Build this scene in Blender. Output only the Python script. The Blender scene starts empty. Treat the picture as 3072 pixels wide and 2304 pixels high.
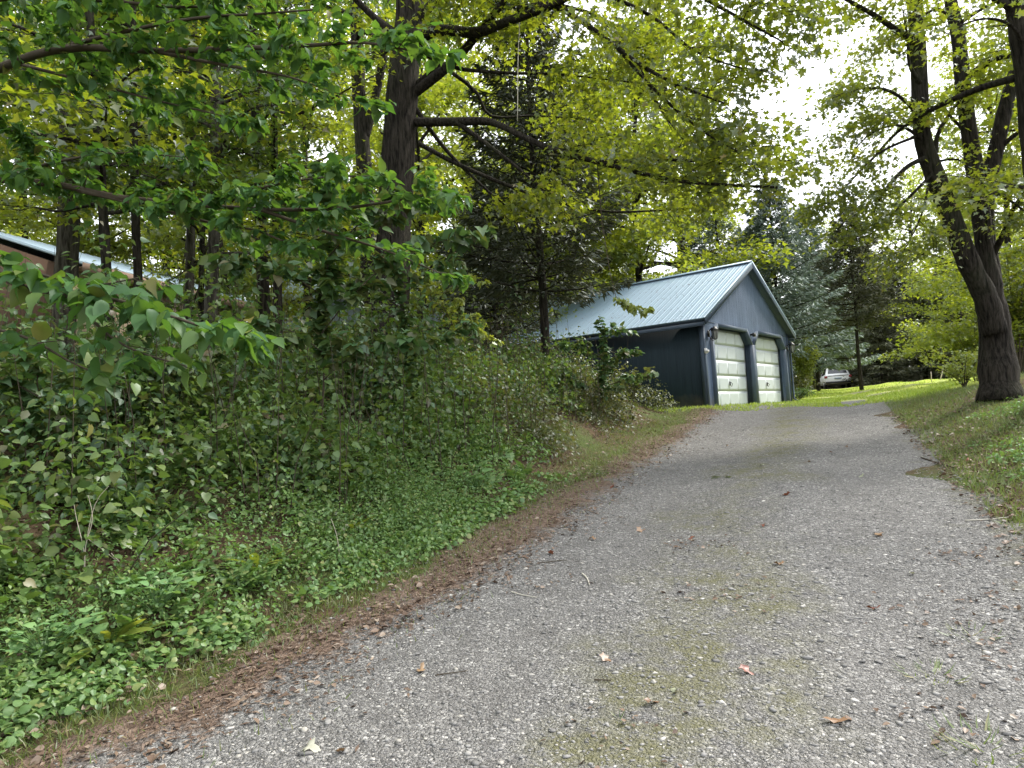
import bpy, math
import numpy as np
from mathutils import Matrix, Vector

sc = bpy.context.scene
COL = sc.collection
R = math.radians

# ------------------------------------------------------------------ camera
CAM_H = 1.55
F_PX = 2038.4            # focal length in pixels of the 3072-wide photograph
PITCH, ROLL = 0.0534, 0.0573
cF = np.array([0, math.cos(PITCH), math.sin(PITCH)])
_r = np.array([1.0, 0, 0]); _u = np.cross(_r, cF)
cR = math.cos(ROLL) * _r - math.sin(ROLL) * _u
cU = math.sin(ROLL) * _r + math.cos(ROLL) * _u
CAM = np.array([0, 0, CAM_H])
cd = bpy.data.cameras.new('camera')
cd.sensor_width = 36.0
cd.lens = F_PX / 3072 * 36
cd.clip_start = 0.05; cd.clip_end = 3000
co = bpy.data.objects.new('camera', cd); COL.objects.link(co)
m = Matrix.Identity(4)
for i in range(3):
    m[i][0] = cR[i]; m[i][1] = cU[i]; m[i][2] = -cF[i]; m[i][3] = CAM[i]
co.matrix_world = m
sc.camera = co

# ------------------------------------------------------------------ sky, sun, exposure
SUN_AZ, SUN_EL = R(64), R(47)      # azimuth from +Y towards +X
w = bpy.data.worlds.new('World'); sc.world = w; w.use_nodes = True
nt = w.node_tree; nt.nodes.clear()
sky = nt.nodes.new('ShaderNodeTexSky'); sky.sky_type = 'NISHITA'; sky.sun_disc = False
sky.sun_elevation = SUN_EL; sky.sun_rotation = SUN_AZ
sky.air_density = 1.0; sky.dust_density = 4.0
mix = nt.nodes.new('ShaderNodeMix'); mix.data_type = 'RGBA'
mix.inputs[0].default_value = 0.75
nt.links.new(sky.outputs[0], mix.inputs[6])
mix.inputs[7].default_value = (9.6, 9.8, 10.1, 1)       # bright, even cloud
bg = nt.nodes.new('ShaderNodeBackground'); bg.inputs[1].default_value = 0.12
wo = nt.nodes.new('ShaderNodeOutputWorld')
nt.links.new(mix.outputs[2], bg.inputs[0]); nt.links.new(bg.outputs[0], wo.inputs[0])

sd = bpy.data.lights.new('sun', 'SUN'); sd.energy = 2.4; sd.angle = R(11); sd.color = (1, .95, .86)
so = bpy.data.objects.new('sun', sd); COL.objects.link(so)
sdir = Vector((math.sin(SUN_AZ) * math.cos(SUN_EL), math.cos(SUN_AZ) * math.cos(SUN_EL), math.sin(SUN_EL)))
so.rotation_euler = sdir.to_track_quat('Z', 'Y').to_euler()
so.location = (0, 0, 30)

vs = sc.view_settings
vs.view_transform = 'Standard'; vs.look = 'None'; vs.exposure = 1.42; vs.gamma = 1.0
vs.use_curve_mapping = False
cy = sc.cycles
cy.max_bounces = 10; cy.diffuse_bounces = 5; cy.glossy_bounces = 3; cy.transmission_bounces = 8
cy.transparent_max_bounces = 4; cy.use_denoising = True
cy.use_adaptive_sampling = True; cy.adaptive_threshold = 0.02
cy.sample_clamp_indirect = 8
cy.caustics_reflective = False; cy.caustics_refractive = False

# ------------------------------------------------------------------ helpers: picking, meshes, objects
def at(u, v, d):
    """point seen at (u, v) of the 2212-wide photograph, d metres ahead"""
    px, py = u * 3072 / 2212, v * 3072 / 2212
    return CAM + d * (cF + cR * (px - 1536) / F_PX - cU * (py - 1152) / F_PX)

def project(P):
    d = np.asarray(P) - CAM
    z = d @ cF
    zz = np.where(np.abs(z) < 1e-6, 1e-6, z)
    return (1536 + F_PX * (d @ cR) / zz) * 2212 / 3072, (1152 - F_PX * (d @ cU) / zz) * 2212 / 3072, z

class MB:
    """collects polygons, builds one mesh"""
    def __init__(s): s.v = []; s.l = []; s.n = []; s.k = 0
    def add(s, verts, loops, sizes):
        verts = np.asarray(verts, float).reshape(-1, 3)
        s.v.append(verts); s.l.append(np.asarray(loops, np.int64) + s.k); s.n.append(np.asarray(sizes, np.int64)); s.k += len(verts)
        return s
    def poly(s, pts): return s.add(pts, np.arange(len(pts)), [len(pts)])
    def box(s, x0, x1, y0, y1, z0, z1):
        V = [(x0, y0, z0), (x1, y0, z0), (x1, y1, z0), (x0, y1, z0), (x0, y0, z1), (x1, y0, z1), (x1, y1, z1), (x0, y1, z1)]
        L = [0, 3, 2, 1, 4, 5, 6, 7, 0, 1, 5, 4, 1, 2, 6, 5, 2, 3, 7, 6, 3, 0, 4, 7]
        return s.add(V, L, [4] * 6)
    def prism(s, pts, axis_vec):
        """closed polygon pts (n,3) extruded by axis_vec"""
        p = np.asarray(pts, float); n = len(p); q = p + np.asarray(axis_vec, float)
        L = list(range(n - 1, -1, -1)) + list(range(n, 2 * n)); S = [n, n]
        for i in range(n):
            j = (i + 1) % n; L += [i, j, n + j, n + i]; S.append(4)
        return s.add(np.vstack([p, q]), L, S)
    def tube(s, pts, rad, k=6, cap=True):
        P = np.asarray(pts, float); n = len(P); rad = np.broadcast_to(np.asarray(rad, float), (n,))
        T = np.gradient(P, axis=0); T /= np.linalg.norm(T, axis=1)[:, None] + 1e-9
        a = np.array([0, 0, 1.0]) if abs(T[:, 2]).mean() < .8 else np.array([1.0, 0, 0])
        A = np.cross(T, a); A /= np.linalg.norm(A, axis=1)[:, None] + 1e-9
        B = np.cross(T, A)
        th = np.arange(k) * 2 * math.pi / k
        V = P[:, None] + rad[:, None, None] * (A[:, None] * np.cos(th)[None, :, None] + B[:, None] * np.sin(th)[None, :, None])
        i = np.arange(n - 1)[:, None] * k; j = np.arange(k)[None]; j2 = (j + 1) % k
        L = np.stack([i + j, i + j2, i + k + j2, i + k + j], -1).reshape(-1)
        S = [4] * ((n - 1) * k)
        if cap:
            L = np.concatenate([L, np.arange(k)[::-1], (n - 1) * k + np.arange(k)]); S = S + [k, k]
        return s.add(V.reshape(-1, 3), L, S)
    def leaves(s, T, pos, ax, nor, size):
        """copies of the leaf template T = (verts, polys)"""
        tv, tp = T; N = len(pos)
        if N == 0: return s
        a = ax / (np.linalg.norm(ax, axis=1)[:, None] + 1e-9)
        b = np.cross(nor, a); b /= np.linalg.norm(b, axis=1)[:, None] + 1e-9
        c = np.cross(a, b)
        size = np.broadcast_to(size, (N,))
        V = pos[:, None] + size[:, None, None] * (a[:, None] * tv[None, :, 0, None] + b[:, None] * tv[None, :, 1, None] + c[:, None] * tv[None, :, 2, None])
        tl = np.concatenate([np.asarray(p) for p in tp]); ts = np.array([len(p) for p in tp])
        L = (tl[None] + (np.arange(N) * len(tv))[:, None]).reshape(-1)
        return s.add(V.reshape(-1, 3), L, np.tile(ts, N))
    def mesh(s, name, mat, smooth=False):
        me = bpy.data.meshes.new(name)
        V = np.concatenate(s.v); L = np.concatenate(s.l); S = np.concatenate(s.n)
        me.vertices.add(len(V)); me.vertices.foreach_set('co', V.astype(np.float32).ravel())
        me.loops.add(len(L)); me.loops.foreach_set('vertex_index', L.astype(np.int32))
        me.polygons.add(len(S)); st = np.zeros(len(S), np.int32); st[1:] = np.cumsum(S)[:-1]
        me.polygons.foreach_set('loop_start', st)
        if smooth: me.polygons.foreach_set('use_smooth', np.ones(len(S), bool))
        me.materials.append(mat)
        me.update(calc_edges=True)
        return me
    def build(s, name, mat, parent=None, smooth=False, kind=None):
        return link(name, s.mesh(name, mat, smooth), parent, kind)

def link(name, data, parent=None, kind=None):
    o = bpy.data.objects.new(name, data); COL.objects.link(o)
    if parent is not None: o.parent = parent
    if kind: o['kind'] = kind
    return o

def thing(name, label, cat, loc=(0, 0, 0), rz=0.0, group=None):
    o = bpy.data.objects.new(name, None); COL.objects.link(o)
    o.empty_display_size = .2
    o.location = Vector(loc); o.rotation_euler = (0, 0, rz)
    return tag(o, label, cat, group)

def tag(o, label, cat, group=None):
    o['label'] = label; o['category'] = cat
    if group: o['group'] = group
    return o

def rng_(seed): return np.random.default_rng(seed)
def unit(v): return v / (np.linalg.norm(v, axis=-1, keepdims=True) + 1e-9)

# ------------------------------------------------------------------ materials
def newmat(name):
    mt = bpy.data.materials.new(name); mt.use_nodes = True
    n = mt.node_tree; n.nodes.clear()
    out = n.nodes.new('ShaderNodeOutputMaterial')
    return mt, n, out
def N(n, t, **kw):
    x = n.nodes.new(t)
    for k, v in kw.items(): setattr(x, k, v)
    return x
def ramp(n, src, stops, interp='LINEAR'):
    r = N(n, 'ShaderNodeValToRGB'); r.color_ramp.interpolation = interp
    e = r.color_ramp.elements
    while len(e) < len(stops): e.new(.5)
    for i, (p, c) in enumerate(stops):
        e[i].position = p; e[i].color = tuple(c) + (1,) if len(c) == 3 else c
    n.links.new(src, r.inputs[0]); return r.outputs[0]
def mixc(n, f, a, b, mode='MIX'):
    x = N(n, 'ShaderNodeMix', data_type='RGBA', blend_type=mode)
    for s, v in ((0, f), (6, a), (7, b)):
        if hasattr(v, 'is_linked') or hasattr(v, 'links'): n.links.new(v, x.inputs[s])
        elif isinstance(v, (int, float)): x.inputs[s].default_value = v
        else: x.inputs[s].default_value = tuple(v) + (1,)
    return x.outputs[2]
def math_(n, op, a, b=0.0, clamp=False):
    x = N(n, 'ShaderNodeMath', operation=op, use_clamp=clamp)
    for i, v in enumerate((a, b)):
        if hasattr(v, 'links'): n.links.new(v, x.inputs[i])
        else: x.inputs[i].default_value = v
    return x.outputs[0]
def noise(n, scale, detail=3.0, vec=None, rough=.55):
    x = N(n, 'ShaderNodeTexNoise'); x.inputs['Scale'].default_value = scale; x.inputs['Detail'].default_value = detail
    x.inputs['Roughness'].default_value = rough
    if vec is not None: n.links.new(vec, x.inputs['Vector'])
    return x.outputs[0]
def coords(n, scale=None, which='Object'):
    tc = N(n, 'ShaderNodeTexCoord')
    if scale is None: return tc.outputs[which]
    mp = N(n, 'ShaderNodeMapping'); mp.inputs['Scale'].default_value = scale
    n.links.new(tc.outputs[which], mp.inputs[0]); return mp.outputs[0]
def bump(n, h, strength=.5, dist=.02):
    b = N(n, 'ShaderNodeBump'); b.inputs['Strength'].default_value = strength; b.inputs['Distance'].default_value = dist
    n.links.new(h, b.inputs['Height']); return b.outputs[0]
def principled(n, out, col, rough=.8, nrm=None, spec=.3, metal=0.0):
    p = N(n, 'ShaderNodeBsdfPrincipled')
    if hasattr(col, 'links'): n.links.new(col, p.inputs['Base Color'])
    else: p.inputs['Base Color'].default_value = tuple(col) + (1,)
    if hasattr(rough, 'links'): n.links.new(rough, p.inputs['Roughness'])
    else: p.inputs['Roughness'].default_value = rough
    p.inputs['Specular IOR Level'].default_value = spec; p.inputs['Metallic'].default_value = metal
    if nrm is not None: n.links.new(nrm, p.inputs['Normal'])
    n.links.new(p.outputs[0], out.inputs[0]); return p

def plain(name, col, rough=.7, spec=.3, metal=0.0, var=.12, scale=6.0):
    mt, n, out = newmat(name)
    f = noise(n, scale, 4, coords(n))
    c = mixc(n, f, tuple(x * (1 - var * 2) for x in col), tuple(min(1, x * (1 + var)) for x in col))
    principled(n, out, c, rough, None, spec, metal); return mt

def leaf_mat(name, stops, trans, tmix=.45, gloss=.07, rough=.45):
    """thin leaf: diffuse + light passing through + a little sheen; each leaf takes its own tint"""
    mt, n, out = newmat(name)
    g = N(n, 'ShaderNodeNewGeometry')
    rnd = g.outputs['Random Per Island']
    oi = N(n, 'ShaderNodeObjectInfo')
    rnd2 = math_(n, 'FRACT', math_(n, 'ADD', rnd, oi.outputs['Random']))
    col = ramp(n, rnd2, stops)
    big = noise(n, .9, 2, coords(n, which='Generated') if False else N(n, 'ShaderNodeNewGeometry').outputs['Position'])
    col = mixc(n, math_(n, 'MULTIPLY', big, .35), col, tuple(x * .72 for x in stops[0][1]))
    tcol = mixc(n, rnd2, trans[0], trans[1])
    d = N(n, 'ShaderNodeBsdfDiffuse'); n.links.new(col, d.inputs[0])
    t = N(n, 'ShaderNodeBsdfTranslucent'); n.links.new(tcol, t.inputs[0])
    a = N(n, 'ShaderNodeMixShader'); a.inputs[0].default_value = tmix
    n.links.new(d.outputs[0], a.inputs[1]); n.links.new(t.outputs[0], a.inputs[2])
    gl = N(n, 'ShaderNodeBsdfGlossy'); gl.inputs['Roughness'].default_value = rough; gl.inputs[0].default_value = (.9, .95, 1, 1)
    b = N(n, 'ShaderNodeMixShader'); b.inputs[0].default_value = gloss
    n.links.new(a.outputs[0], b.inputs[1]); n.links.new(gl.outputs[0], b.inputs[2])
    n.links.new(b.outputs[0], out.inputs[0]); return mt

def bark_mat(name, dark, light, moss=(.05, .06, .03), scale=1.0, mossy=.35):
    mt, n, out = newmat(name)
    v = coords(n, (12 * scale, 12 * scale, 1.5 * scale))
    a = noise(n, 2.2, 6, v, .65)
    v2 = coords(n, (1, 1, .6))
    b = noise(n, 1.6, 3, v2)
    c = ramp(n, a, [(.36, dark), (.52, tuple((x + y) / 2 for x, y in zip(dark, light))), (.7, light)])
    mm = ramp(n, b, [(.5, (0, 0, 0)), (.72, (mossy,) * 3)])
    c = mixc(n, mm, c, moss)
    principled(n, out, c, .9, bump(n, a, 1.0, .07), .1); return mt

M = {}
M['bark'] = bark_mat('bark', (.008, .007, .006), (.06, .052, .043))
M['bark_pale'] = bark_mat('bark_pale', (.028, .025, .02), (.14, .13, .11), (.06, .07, .04), .8)
M['twig'] = plain('twig_bark', (.075, .062, .045), .9, .1, var=.3)
M['twig_dark'] = plain('twig_dark', (.03, .026, .02), .9, .1, var=.3)
# leaf families
M['maple'] = leaf_mat('maple_leaf', [(0, (.050, .080, .014)), (.6, (.075, .110, .018)), (.93, (.11, .13, .02)), (1, (.22, .12, .02))],
                      ((.20, .27, .012), (.34, .38, .018)), .58)
M['maple_far'] = leaf_mat('far_maple_leaf', [(0, (.065, .105, .018)), (.7, (.11, .15, .025)), (1, (.17, .17, .03))],
                          ((.27, .36, .018), (.42, .46, .03)), .58)
M['maple_green'] = leaf_mat('green_maple_leaf', [(0, (.036, .075, .018)), (.7, (.055, .10, .024)), (1, (.10, .12, .03))], ((.10, .19, .012), (.18, .27, .018)), .5)
M['near_leaf'] = leaf_mat('near_leaf', [(0, (.036, .095, .028)), (.6, (.055, .125, .036)), (.95, (.10, .16, .036)), (1, (.18, .13, .035))],
                          ((.09, .21, .02), (.15, .27, .025)), .38, .02, .5)
M['under_leaf'] = leaf_mat('undergrowth_leaf', [(0, (.052, .115, .040)), (.45, (.080, .150, .055)), (.75, (.115, .155, .045)), (.95, (.10, .095, .04)), (1, (.13, .08, .04))],
                           ((.08, .17, .03), (.15, .20, .03)), .33, .04)
M['bush_leaf'] = leaf_mat('bush_leaf', [(0, (.075, .135, .035)), (.6, (.115, .185, .05)), (.95, (.16, .2, .06)), (1, (.2, .15, .06))], ((.12, .22, .03), (.19, .27, .03)), .38, .03)
M['olive_leaf'] = leaf_mat('olive_leaf', [(0, (.055, .072, .026)), (.6, (.085, .10, .034)), (1, (.13, .12, .05))],
                           ((.13, .17, .03), (.2, .2, .035)), .36, .05)
M['cover_leaf'] = leaf_mat('ground_cover_leaf', [(0, (.10, .19, .06)), (.5, (.155, .265, .085)), (.9, (.22, .31, .10)), (1, (.3, .29, .11))],
                           ((.14, .27, .04), (.2, .32, .05)), .36, .03)
M['round_leaf'] = leaf_mat('round_leaf', [(0, (.15, .29, .11)), (1, (.22, .36, .14))], ((.15, .3, .05), (.22, .36, .07)), .34, .03)
M['lime_leaf'] = leaf_mat('lime_leaf', [(0, (.16, .22, .035)), (1, (.27, .31, .045))], ((.3, .38, .03), (.4, .42, .04)), .45)
M['grass'] = leaf_mat('grass_blade', [(0, (.09, .14, .03)), (.6, (.15, .19, .045)), (.88, (.22, .22, .08)), (1, (.32, .27, .13))],
                      ((.15, .24, .03), (.22, .27, .05)), .35, .05)
M['lawn_blade'] = leaf_mat('lawn_blade', [(0, (.26, .36, .045)), (.7, (.37, .45, .07)), (1, (.46, .46, .12))],
                           ((.25, .38, .03), (.34, .42, .05)), .4, .04)
M['spruce'] = leaf_mat('spruce_needle', [(0, (.032, .044, .022)), (.7, (.055, .068, .032)), (1, (.08, .08, .04))], ((.03, .04, .015), (.05, .05, .02)), .22, .04)
M['blue_spruce'] = leaf_mat('blue_spruce_needle', [(0, (.13, .18, .14)), (.6, (.2, .27, .22)), (1, (.26, .31, .25))], ((.05, .07, .04), (.08, .1, .05)), .22, .05)
M['dark_spruce'] = leaf_mat('far_spruce_needle', [(0, (.06, .07, .04)), (.6, (.11, .12, .065)), (1, (.15, .14, .08))], ((.04, .05, .02), (.06, .06, .025)), .22, .03)
M['dry_leaf'] = leaf_mat('dry_leaf', [(0, (.13, .07, .04)), (.5, (.24, .14, .075)), (.8, (.34, .23, .13)), (1, (.45, .37, .25))], ((.1, .06, .02), (.2, .12, .05)), .2, .05)
M['pale_leaf'] = leaf_mat('pale_upturned_leaf', [(0, (.36, .38, .26)), (1, (.52, .5, .42))], ((.2, .2, .1), (.3, .28, .15)), .2, .05)
M['red_leaf'] = leaf_mat('reddish_dry_leaf', [(0, (.13, .045, .03)), (1, (.24, .08, .045))], ((.15, .05, .02), (.2, .08, .03)), .2, .05)
M['litter'] = leaf_mat('leaf_litter_piece', [(0, (.08, .054, .04)), (.5, (.155, .104, .074)), (.85, (.25, .18, .13)), (1, (.36, .3, .24))], ((.06, .03, .02), (.1, .06, .03)), .15, .03)

def ground_material():
    mt, n, out = newmat('forest_floor')
    P = N(n, 'ShaderNodeNewGeometry').outputs['Position']
    a = noise(n, 1.1, 5, P, .6); b = noise(n, 14, 5, P, .7); c = noise(n, 60, 3, P)
    soil = ramp(n, b, [(.32, (.03, .022, .015)), (.5, (.07, .048, .03)), (.68, (.12, .085, .055))])
    green = ramp(n, c, [(.3, (.035, .05, .018)), (.6, (.075, .095, .03)), (.75, (.11, .125, .045))])
    col = mixc(n, ramp(n, a, [(.46, (0, 0, 0)), (.6, (1, 1, 1))]), soil, green)
    # mown lawn in the clearing beyond the garage (attribute painted by place, it is another plant cover)
    at_ = N(n, 'ShaderNodeAttribute', attribute_name='lawn')
    ln = noise(n, 25, 4, P); l2 = noise(n, .6, 3, P)
    lawn = ramp(n, ln, [(.3, (.2, .27, .04)), (.55, (.31, .38, .06)), (.75, (.42, .42, .12))])
    lawn = mixc(n, ramp(n, l2, [(.5, (0, 0, 0)), (.75, (.5, .5, .5))]), lawn, (.33, .33, .09))
    col = mixc(n, at_.outputs['Fac'], col, lawn)
    tr = N(n, 'ShaderNodeAttribute', attribute_name='track')
    trk = ramp(n, noise(n, 40, 3, P), [(.3, (.26, .22, .17)), (.7, (.42, .38, .31))])
    col = mixc(n, tr.outputs['Fac'], col, trk)
    principled(n, out, col, .95, bump(n, b, .6, .05), .1); return mt
M['ground'] = ground_material()

def drive_material():
    """object space: X across the drive (0 = left edge, 4 = right edge), Y along it"""
    mt, n, out = newmat('gravel_drive')
    O = coords(n)
    sx = N(n, 'ShaderNodeSeparateXYZ'); n.links.new(O, sx.inputs[0])
    X = sx.outputs[0]; XL = N(n, 'ShaderNodeAttribute', attribute_name='lateral').outputs['Fac']
    big = noise(n, .7, 4, O, .6); mid = noise(n, 3.5, 5, O, .65); fine = noise(n, 22, 5, O, .7)
    v1 = N(n, 'ShaderNodeTexVoronoi'); v1.inputs['Scale'].default_value = 62; n.links.new(O, v1.inputs['Vector'])
    v2 = N(n, 'ShaderNodeTexVoronoi'); v2.inputs['Scale'].default_value = 150; n.links.new(O, v2.inputs['Vector'])
    r1 = N(n, 'ShaderNodeSeparateColor'); n.links.new(v1.outputs['Color'], r1.inputs[0])
    r2 = N(n, 'ShaderNodeSeparateColor'); n.links.new(v2.outputs['Color'], r2.inputs[0])
    g1 = ramp(n, r1.outputs[0], [(0, (.105, .103, .100)), (.5, (.185, .182, .178)), (.85, (.265, .26, .252)), (1, (.5, .49, .47))])
    g2 = ramp(n, r2.outputs[1], [(0, (.06, .059, .057)), (.5, (.145, .142, .138)), (.85, (.24, .235, .227)), (1, (.46, .45, .43))])
    gravel = mixc(n, ramp(n, r1.outputs[2], [(.5, (0, 0, 0)), (.56, (1, 1, 1))]), g2, g1)
    v3 = N(n, 'ShaderNodeTexVoronoi'); v3.inputs['Scale'].default_value = 24; n.links.new(O, v3.inputs['Vector'])
    r3 = N(n, 'ShaderNodeSeparateColor'); n.links.new(v3.outputs['Color'], r3.inputs[0])
    core = ramp(n, v3.outputs['Distance'], [(.22, (1, 1, 1)), (.34, (0, 0, 0))])
    pick = ramp(n, r3.outputs[0], [(.6, (0, 0, 0)), (.62, (1, 1, 1))])
    gravel = mixc(n, mixc(n, 1.0, core, pick, 'MULTIPLY'), gravel, ramp(n, r3.outputs[1], [(0, (.09, .088, .085)), (.5, (.25, .245, .24)), (1, (.42, .41, .39))]))
    # damp fines between the stones
    gravel = mixc(n, ramp(n, mid, [(.38, (.4,) * 3), (.55, (0, 0, 0))]), gravel, (.10, .096, .092))
    tk = math_(n, 'MINIMUM', math_(n, 'ABSOLUTE', math_(n, 'SUBTRACT', X, .85)), math_(n, 'ABSOLUTE', math_(n, 'SUBTRACT', X, 2.75)))
    tk = math_(n, 'MULTIPLY', math_(n, 'SUBTRACT', .55, tk), math_(n, 'MULTIPLY', big, 1.7), True)
    gravel = mixc(n, math_(n, 'MULTIPLY', tk, .45), gravel, (.15, .144, .137))
    # thin moss down the middle strip
    xm = math_(n, 'ABSOLUTE', math_(n, 'SUBTRACT', X, 1.75))
    mossm = math_(n, 'SUBTRACT', math_(n, 'MULTIPLY', big, 2.2), math_(n, 'ADD', math_(n, 'MULTIPLY', xm, .7), .62), True)
    mossm = math_(n, 'MULTIPLY', mossm, math_(n, 'MULTIPLY', math_(n, 'SUBTRACT', mid, .38, True), 9.0), True)
    mossm = math_(n, 'MULTIPLY', mossm, math_(n, 'MULTIPLY', fine, 1.7), True)
    gravel = mixc(n, math_(n, 'MULTIPLY', mossm, .85), gravel, (.125, .122, .06))
    # needle and leaf litter along the left edge, right edge softer
    lit = math_(n, 'SUBTRACT', math_(n, 'ADD', math_(n, 'MULTIPLY', big, .7), math_(n, 'MULTIPLY', mid, 1.5)), math_(n, 'ADD', math_(n, 'MULTIPLY', XL, 1.5), .84))
    lit = math_(n, 'MULTIPLY', lit, 3.0, True)
    lcol = ramp(n, fine, [(.3, (.065, .046, .034)), (.5, (.14, .098, .074)), (.7, (.24, .18, .14))])
    gravel = mixc(n, lit, gravel, lcol)
    rl = math_(n, 'SUBTRACT', math_(n, 'ADD', X, math_(n, 'MULTIPLY', mid, 1.6)), 4.3)
    rl = math_(n, 'MULTIPLY', rl, 1.5, True)
    gravel = mixc(n, rl, gravel, ramp(n, fine, [(.3, (.05, .045, .025)), (.6, (.1, .1, .045))]))
    h = math_(n, 'ADD', math_(n, 'MULTIPLY', v1.outputs['Distance'], -.9), math_(n, 'MULTIPLY', v2.outputs['Distance'], -.4))
    h = math_(n, 'ADD', h, math_(n, 'MULTIPLY', fine, .5))
    principled(n, out, gravel, .92, bump(n, h, 1.0, .018), .15); return mt
M['drive'] = drive_material()

def stone_mat():
    mt, n, out = newmat('pebble')
    g = N(n, 'ShaderNodeNewGeometry'); oi = N(n, 'ShaderNodeObjectInfo')
    r = math_(n, 'FRACT', math_(n, 'ADD', g.outputs['Random Per Island'], oi.outputs['Random']))
    c = ramp(n, r, [(0, (.125, .122, .118)), (.45, (.205, .201, .196)), (.8, (.29, .284, .272)), (.94, (.38, .36, .32)), (1, (.56, .54, .51))])
    f = noise(n, 90, 3, g.outputs['Position'])
    c = mixc(n, math_(n, 'MULTIPLY', f, .4), c, (.1, .1, .1))
    principled(n, out, c, .8, None, .25); return mt
M['stone'] = stone_mat()

def siding_mat(name, base, dark):
    """grooved plywood siding, stained blue, weathered in vertical streaks"""
    mt, n, out = newmat(name)
    O = coords(n); sx = N(n, 'ShaderNodeSeparateXYZ'); n.links.new(O, sx.inputs[0])
    st = noise(n, 3.0, 5, coords(n, (7, 7, .35)), .65); st2 = noise(n, 1.1, 3, O)
    xy = math_(n, 'ADD', sx.outputs[0], sx.outputs[1])
    ph = math_(n, 'FRACT', math_(n, 'DIVIDE', xy, .2032))
    gr = ramp(n, ph, [(0, (1, 1, 1)), (.045, (1, 1, 1)), (.06, (0, 0, 0)), (1, (0, 0, 0))])
    c = mixc(n, ramp(n, st, [(.35, (0, 0, 0)), (.7, (1, 1, 1))]), dark, base)
    c = mixc(n, ramp(n, st2, [(.5, (0, 0, 0)), (.8, (.5, .5, .5))]), c, tuple(x * 1.45 for x in base))
    c = mixc(n, ramp(n, noise(n, 2.0, 5, coords(n, (16, 16, .5)), .7), [(.56, (0, 0, 0)), (.72, (.45, .45, .45))]), c, tuple(x * 1.9 + .01 for x in base))
    dirt = math_(n, 'MULTIPLY', math_(n, 'SUBTRACT', math_(n, 'ADD', .1, math_(n, 'MULTIPLY', noise(n, 5, 4, O), .5)), sx.outputs[2]), 2.2, True)
    c = mixc(n, math_(n, 'MULTIPLY', dirt, .6), c, (.11, .095, .07))
    principled(n, out, c, .75, bump(n, math_(n, 'ADD', math_(n, 'MULTIPLY', gr, -1.0), math_(n, 'MULTIPLY', st, .25)), .8, .012), .25); return mt
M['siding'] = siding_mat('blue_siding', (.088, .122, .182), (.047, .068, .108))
M['siding_shaded'] = siding_mat('shaded_blue_siding', (.013, .026, .034), (.009, .018, .025))  # same blue stain, with the shade on the side walls put into the colour
M['blue_trim'] = plain('blue_trim', (.055, .078, .112), .65, .3, var=.2, scale=4)
M['door'] = plain('door_paint', (.46, .50, .515), .5, .4, var=.05, scale=1.5)
M['roof'] = plain('roof_metal', (.165, .24, .305), .5, .5, .15, var=.05, scale=1.2)
M['black'] = plain('black_metal', (.012, .012, .013), .45, .4)
M['concrete'] = plain('concrete', (.3, .29, .27), .9, .2, var=.2)
M['white_plastic'] = plain('white_plastic', (.7, .7, .68), .45, .4)
M['lamp_glass'] = plain('lamp_glass', (.2, .21, .2), .12, .6)
M['tan'] = plain('tan_wall', (.46, .36, .26), .85, .2, var=.08, scale=2)
M['brown'] = plain('brown_wall', (.12, .075, .052), .85, .2, var=.1, scale=2)
M['fascia'] = plain('brown_fascia', (.24, .165, .12), .7, .2)
M['house_roof'] = plain('house_roof_metal', (.30, .39, .45), .5, .5, .15, var=.06, scale=1)
M['grey_blue'] = plain('grey_blue_wall', (.3, .36, .42), .8, .2)
M['glass'] = plain('window_glass', (.03, .035, .04), .08, .6)
M['car'] = plain('white_car_paint', (.72, .73, .74), .25, .5, var=.02)
M['car_dark'] = plain('dark_car_plastic', (.03, .03, .032), .5, .4)
M['tail'] = plain('tail_lamp_red', (.25, .03, .03), .2, .6)
M['rubber'] = plain('tyre_rubber', (.02, .02, .02), .85, .2)
M['rim'] = plain('alloy_rim', (.45, .45, .46), .35, .5, .8)
M['stake'] = plain('stake_wood', (.45, .4, .33), .8, .2)
M['cord'] = plain('pale_cord', (.5, .47, .4), .8, .2)

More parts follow.
